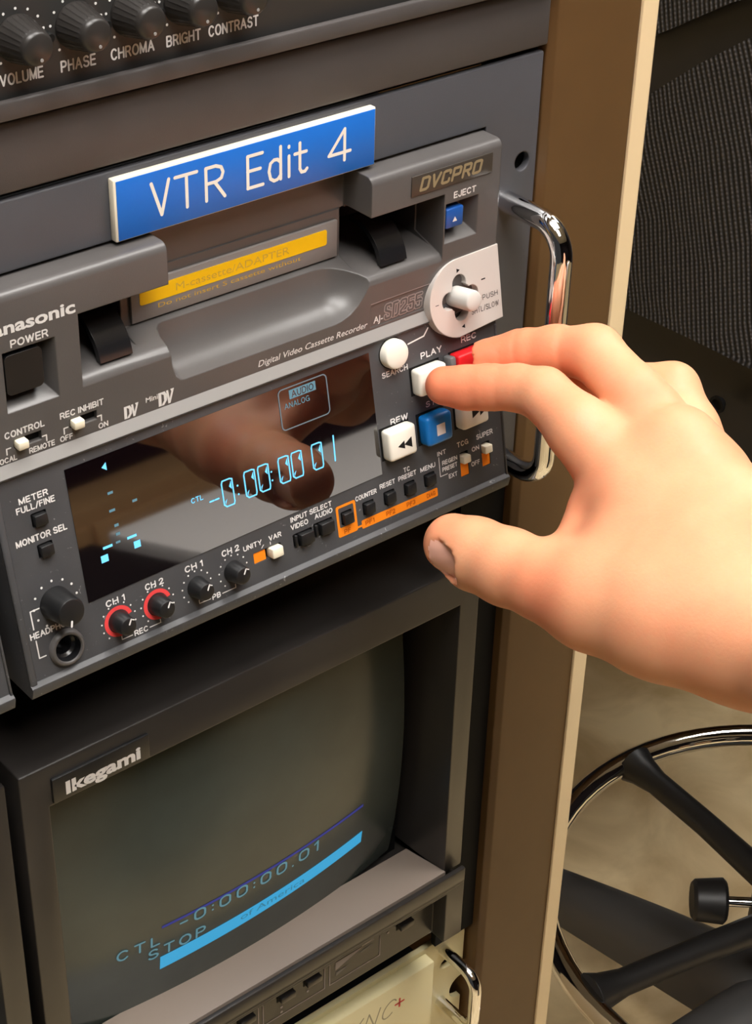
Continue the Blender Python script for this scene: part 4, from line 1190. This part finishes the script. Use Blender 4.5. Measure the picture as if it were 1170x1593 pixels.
# flexion creases (shallow grooves) and the nails
def groove(c_, axis, r_, w_, depth):
    c_ = np.array(c_); axis = np.array(axis) / np.linalg.norm(axis)
    sl, X = window(np.array([c_]), r_ + 4, 2)
    P = [X[i] - np.float32(c_[i]) for i in range(3)]
    hgt = P[0] * axis[0] + P[1] * axis[1] + P[2] * axis[2]
    rr = np.sqrt(np.maximum(P[0] ** 2 + P[1] ** 2 + P[2] ** 2 - hgt ** 2, 0))
    m_ = np.exp(-(hgt / w_) ** 2) * (rr < r_ + 4)
    FLD[sl] += (depth * m_).astype(np.float32)
groove(pix(814, 548, 653), PJ['mD'][0] - PJ['mE'][0], 10, 0.8, 0.45)
groove(pix(764, 605, 643), PJ['iT'][0] - PJ['iE'][0], 10, 0.8, 0.22)
groove(pix(886, 545, 645), PJ['mD'][0] - PJ['mP'][0], 11, 1.0, 0.35)
NAILS = []
def nail(tip, r_, along, nrm, ln, wd):
    along = along / np.linalg.norm(along); nrm = nrm - along * (nrm @ along); nrm /= np.linalg.norm(nrm)
    side = np.cross(along, nrm)
    c_ = tip - along * (ln * 0.25)
    sl, X = window(np.array([tip]), r_ + 14, 2)
    P = [X[i] - np.float32(c_[i]) for i in range(3)]
    a_ = sum(P[i] * np.float32(along[i]) for i in range(3)); n_ = sum(P[i] * np.float32(nrm[i]) for i in range(3)); s_2 = sum(P[i] * np.float32(side[i]) for i in range(3))
    edge = (np.abs(s_2) / wd) ** 4 + (np.abs(a_) / (ln / 2)) ** 4
    plate_ = n_ - (r_ * 0.97 - 0.035 * s_2 ** 2)
    cut_ = np.where((edge < 1) & (n_ > 0), plate_, -50)
    FLD[sl] = np.maximum(FLD[sl], cut_)
    rim = np.exp(-((edge - 1.0) / 0.28) ** 2) * (n_ > r_ * .45)
    FLD[sl] += (0.12 * rim).astype(np.float32)
    NAILS.append((c_, along, nrm, side, ln, wd, r_))
CR = np.array(RX); CD = np.array(RY); CF_ = np.array(RZ)
nail(PJ['tT'][0], 9.6, PJ['tT'][0] - PJ['tI'][0], -CR * 0.75 + CD * 0.30 - CF_ * 0.22, 15.0, 7.2)
nail(PJ['iT'][0], 7.1, PJ['iT'][0] - PJ['iD'][0], CR * 0.3 - CD * 0.75 + CF_ * 0.62, 11.0, 5.4)
nail(PJ['mT'][0], 7.2, PJ['mT'][0] - PJ['mD'][0], CR * 0.3 - CD * 0.75 + CF_ * 0.62, 11.0, 5.4)


def surface_nets(F):
    ins = F < 0
    nx, ny, nz = F.shape
    cnt = np.zeros((nx - 1, ny - 1, nz - 1), np.float32); acc = np.zeros((3, nx - 1, ny - 1, nz - 1), np.float32)
    off = [(i, j, k_) for i in (0, 1) for j in (0, 1) for k_ in (0, 1)]
    sub = lambda A, o_: A[o_[0]:nx - 1 + o_[0], o_[1]:ny - 1 + o_[1], o_[2]:nz - 1 + o_[2]]
    for ax in range(3):
        for o_ in off:
            if o_[ax]: continue
            o2 = list(o_); o2[ax] = 1
            a, b_ = sub(F, o_), sub(F, o2)
            x = sub(ins, o_) != sub(ins, o2)
            t_ = np.where(x, a / np.where(x, a - b_, 1), 0)
            cnt += x
            for c_ in range(3):
                acc[c_] += np.where(x, (o_[c_] + (t_ if c_ == ax else 0)), 0)
    act = cnt > 0
    idx = np.full(act.shape, -1, np.int64); idx[act] = np.arange(act.sum())
    pos = np.argwhere(act).astype(np.float64)
    V = pos + np.stack([acc[c_][act] / cnt[act] for c_ in range(3)], 1)
    Q = []
    for ax in range(3):
        a1, a2 = [(1, 2), (2, 0), (0, 1)][ax]
        sl0 = [slice(None)] * 3; sl1 = [slice(None)] * 3
        sl0[ax] = slice(0, -1); sl1[ax] = slice(1, None)
        x = ins[tuple(sl0)] != ins[tuple(sl1)]
        E = np.argwhere(x)
        E = E[(E[:, a1] > 0) & (E[:, a2] > 0) & (E[:, a1] < F.shape[a1] - 1) & (E[:, a2] < F.shape[a2] - 1)]
        s0 = ins[tuple(E.T)]
        def at(d1, d2):
            e = E.copy(); e[:, a1] += d1; e[:, a2] += d2
            return idx[tuple(e.T)]
        q = np.stack([at(-1, -1), at(0, -1), at(0, 0), at(-1, 0)], 1)
        q[~s0] = q[~s0][:, ::-1]
        Q.append(q)
    Q = np.concatenate(Q)
    return V, Q[(Q >= 0).all(1)]


lo_, hi_ = [], []
HV, HQ = surface_nets(FLD)
# a little relaxation so that the skin reads smooth
ed = np.concatenate([HQ[:, [0, 1]], HQ[:, [1, 2]], HQ[:, [2, 3]], HQ[:, [3, 0]]])
deg = np.bincount(ed.ravel(), minlength=len(HV)).astype(float)
for lam in (0.5, -0.2, 0.5, -0.2, 0.4):
    ac = np.zeros_like(HV)
    for c_ in range(3):
        ac[:, c_] = np.bincount(ed[:, 0], HV[ed[:, 1], c_], len(HV)) + np.bincount(ed[:, 1], HV[ed[:, 0], c_], len(HV))
    HV += lam * (ac / deg[:, None] - HV)
HW = g0 + HV * VOX
base = PJ['W1'][0]
me = bpy.data.meshes.new('hand')
me.from_pydata(((HW - base) * S).tolist(), [], HQ.tolist())
me.materials.append(M_SKIN); me.materials.append(M_NAIL)
me.polygons.foreach_set('use_smooth', [True] * len(HQ))
bl = np.zeros(len(HW))
for c_, r_, a_ in ((PJ['iT'][0], 26, 0.75), (PJ['iD'][0], 26, 0.35), (PJ['mT'][0], 30, 0.8), (PJ['mD'][0], 26, 0.4), (pix(845, 925, 595), 15, 0.55), (PJ['tI'][0], 14, 0.2), (PJ['tT'][0], 13, 0.45), (pix(886, 560, 640), 10, 0.5), (pix(840, 650, 628), 12, 0.3),
                  (pix(1010, 600, 615), 9, 0.25), (pix(1085, 720, 605), 16, 0.2), (pix(880, 770, 606), 14, 0.35), (pix(1110, 950, 560), 40, 0.12)):
    bl = np.maximum(bl, a_ * np.exp(-((HW - c_) ** 2).sum(1) / r_ ** 2))
at_ = me.attributes.new('blush', 'FLOAT', 'POINT'); at_.data.foreach_set('value', bl.astype(np.float32))
fc = HW[HQ].mean(1); mi_ = np.zeros(len(HQ), np.int32)
for c_, al, nr, sd, ln, wd, r_ in NAILS:
    P = fc - c_; a_ = P @ al; n_ = P @ nr; s_2 = P @ sd
    mi_[((np.abs(s_2) / wd) ** 4 + (np.abs(a_) / (ln / 2)) ** 4 < 0.8) & (n_ > r_ * .4) & (n_ < r_ * 1.25)] = 1
me.polygons.foreach_set('material_index', mi_); me.update()
hand = bpy.data.objects.new('person_hand', me); COL.objects.link(hand); hand.location = base * S
tag(hand, 'bare right hand and forearm reaching in, index finger pressing the white play button', 'hand')

#=FRONT
# ------------------------------------------------------------------ furniture in front of the rack, mirrored in the display
tb = thing('work_table', 'white work table in front of the rack, mirrored in the recorder display', 'table', (545, -930, FLOOR_Z))
b = M(); b.box(WORLD, 330, 760, -1040, -820, -275, -250, 3); b.build('tabletop', M_TABLE, tb)
for x in (370, 720):
    for y in (-1000, -860):
        b = M(); b.box(WORLD, x - 20, x + 20, y - 20, y + 20, FLOOR_Z, -275); b.build('leg', M_STEEL, tb)
cb = thing('low_cabinet', 'low tan cabinet on the floor, mirrored at the left of the display', 'cabinet', (720, -1970, FLOOR_Z))
b = M(); b.box(WORLD, 450, 980, -2050, -1900, FLOOR_Z, -446, 4); b.build('body', M_TAN, cb)
b = M(); b.box(WORLD, 470, 710, -1900, -1885, FLOOR_Z + 40, -470, 3); b.build('door', M_TAN, cb)
b = M(); b.box(WORLD, 720, 960, -1900, -1885, FLOOR_Z + 40, -470, 3); b.build('door', M_TAN, cb)
fc_ = thing('equipment_case', 'black equipment case in front of the rack, mirrored at the foot of the display', 'case', (200, -900, FLOOR_Z))
b = M(); b.box(WORLD, 60, 322, -1060, -780, FLOOR_Z, -290, 6); b.build('body', M_MATTE, fc_)
b = M(); b.box(WORLD, 60, 322, -1060, -780, -289, -258, 6); b.build('lid', M_MATTE, fc_)
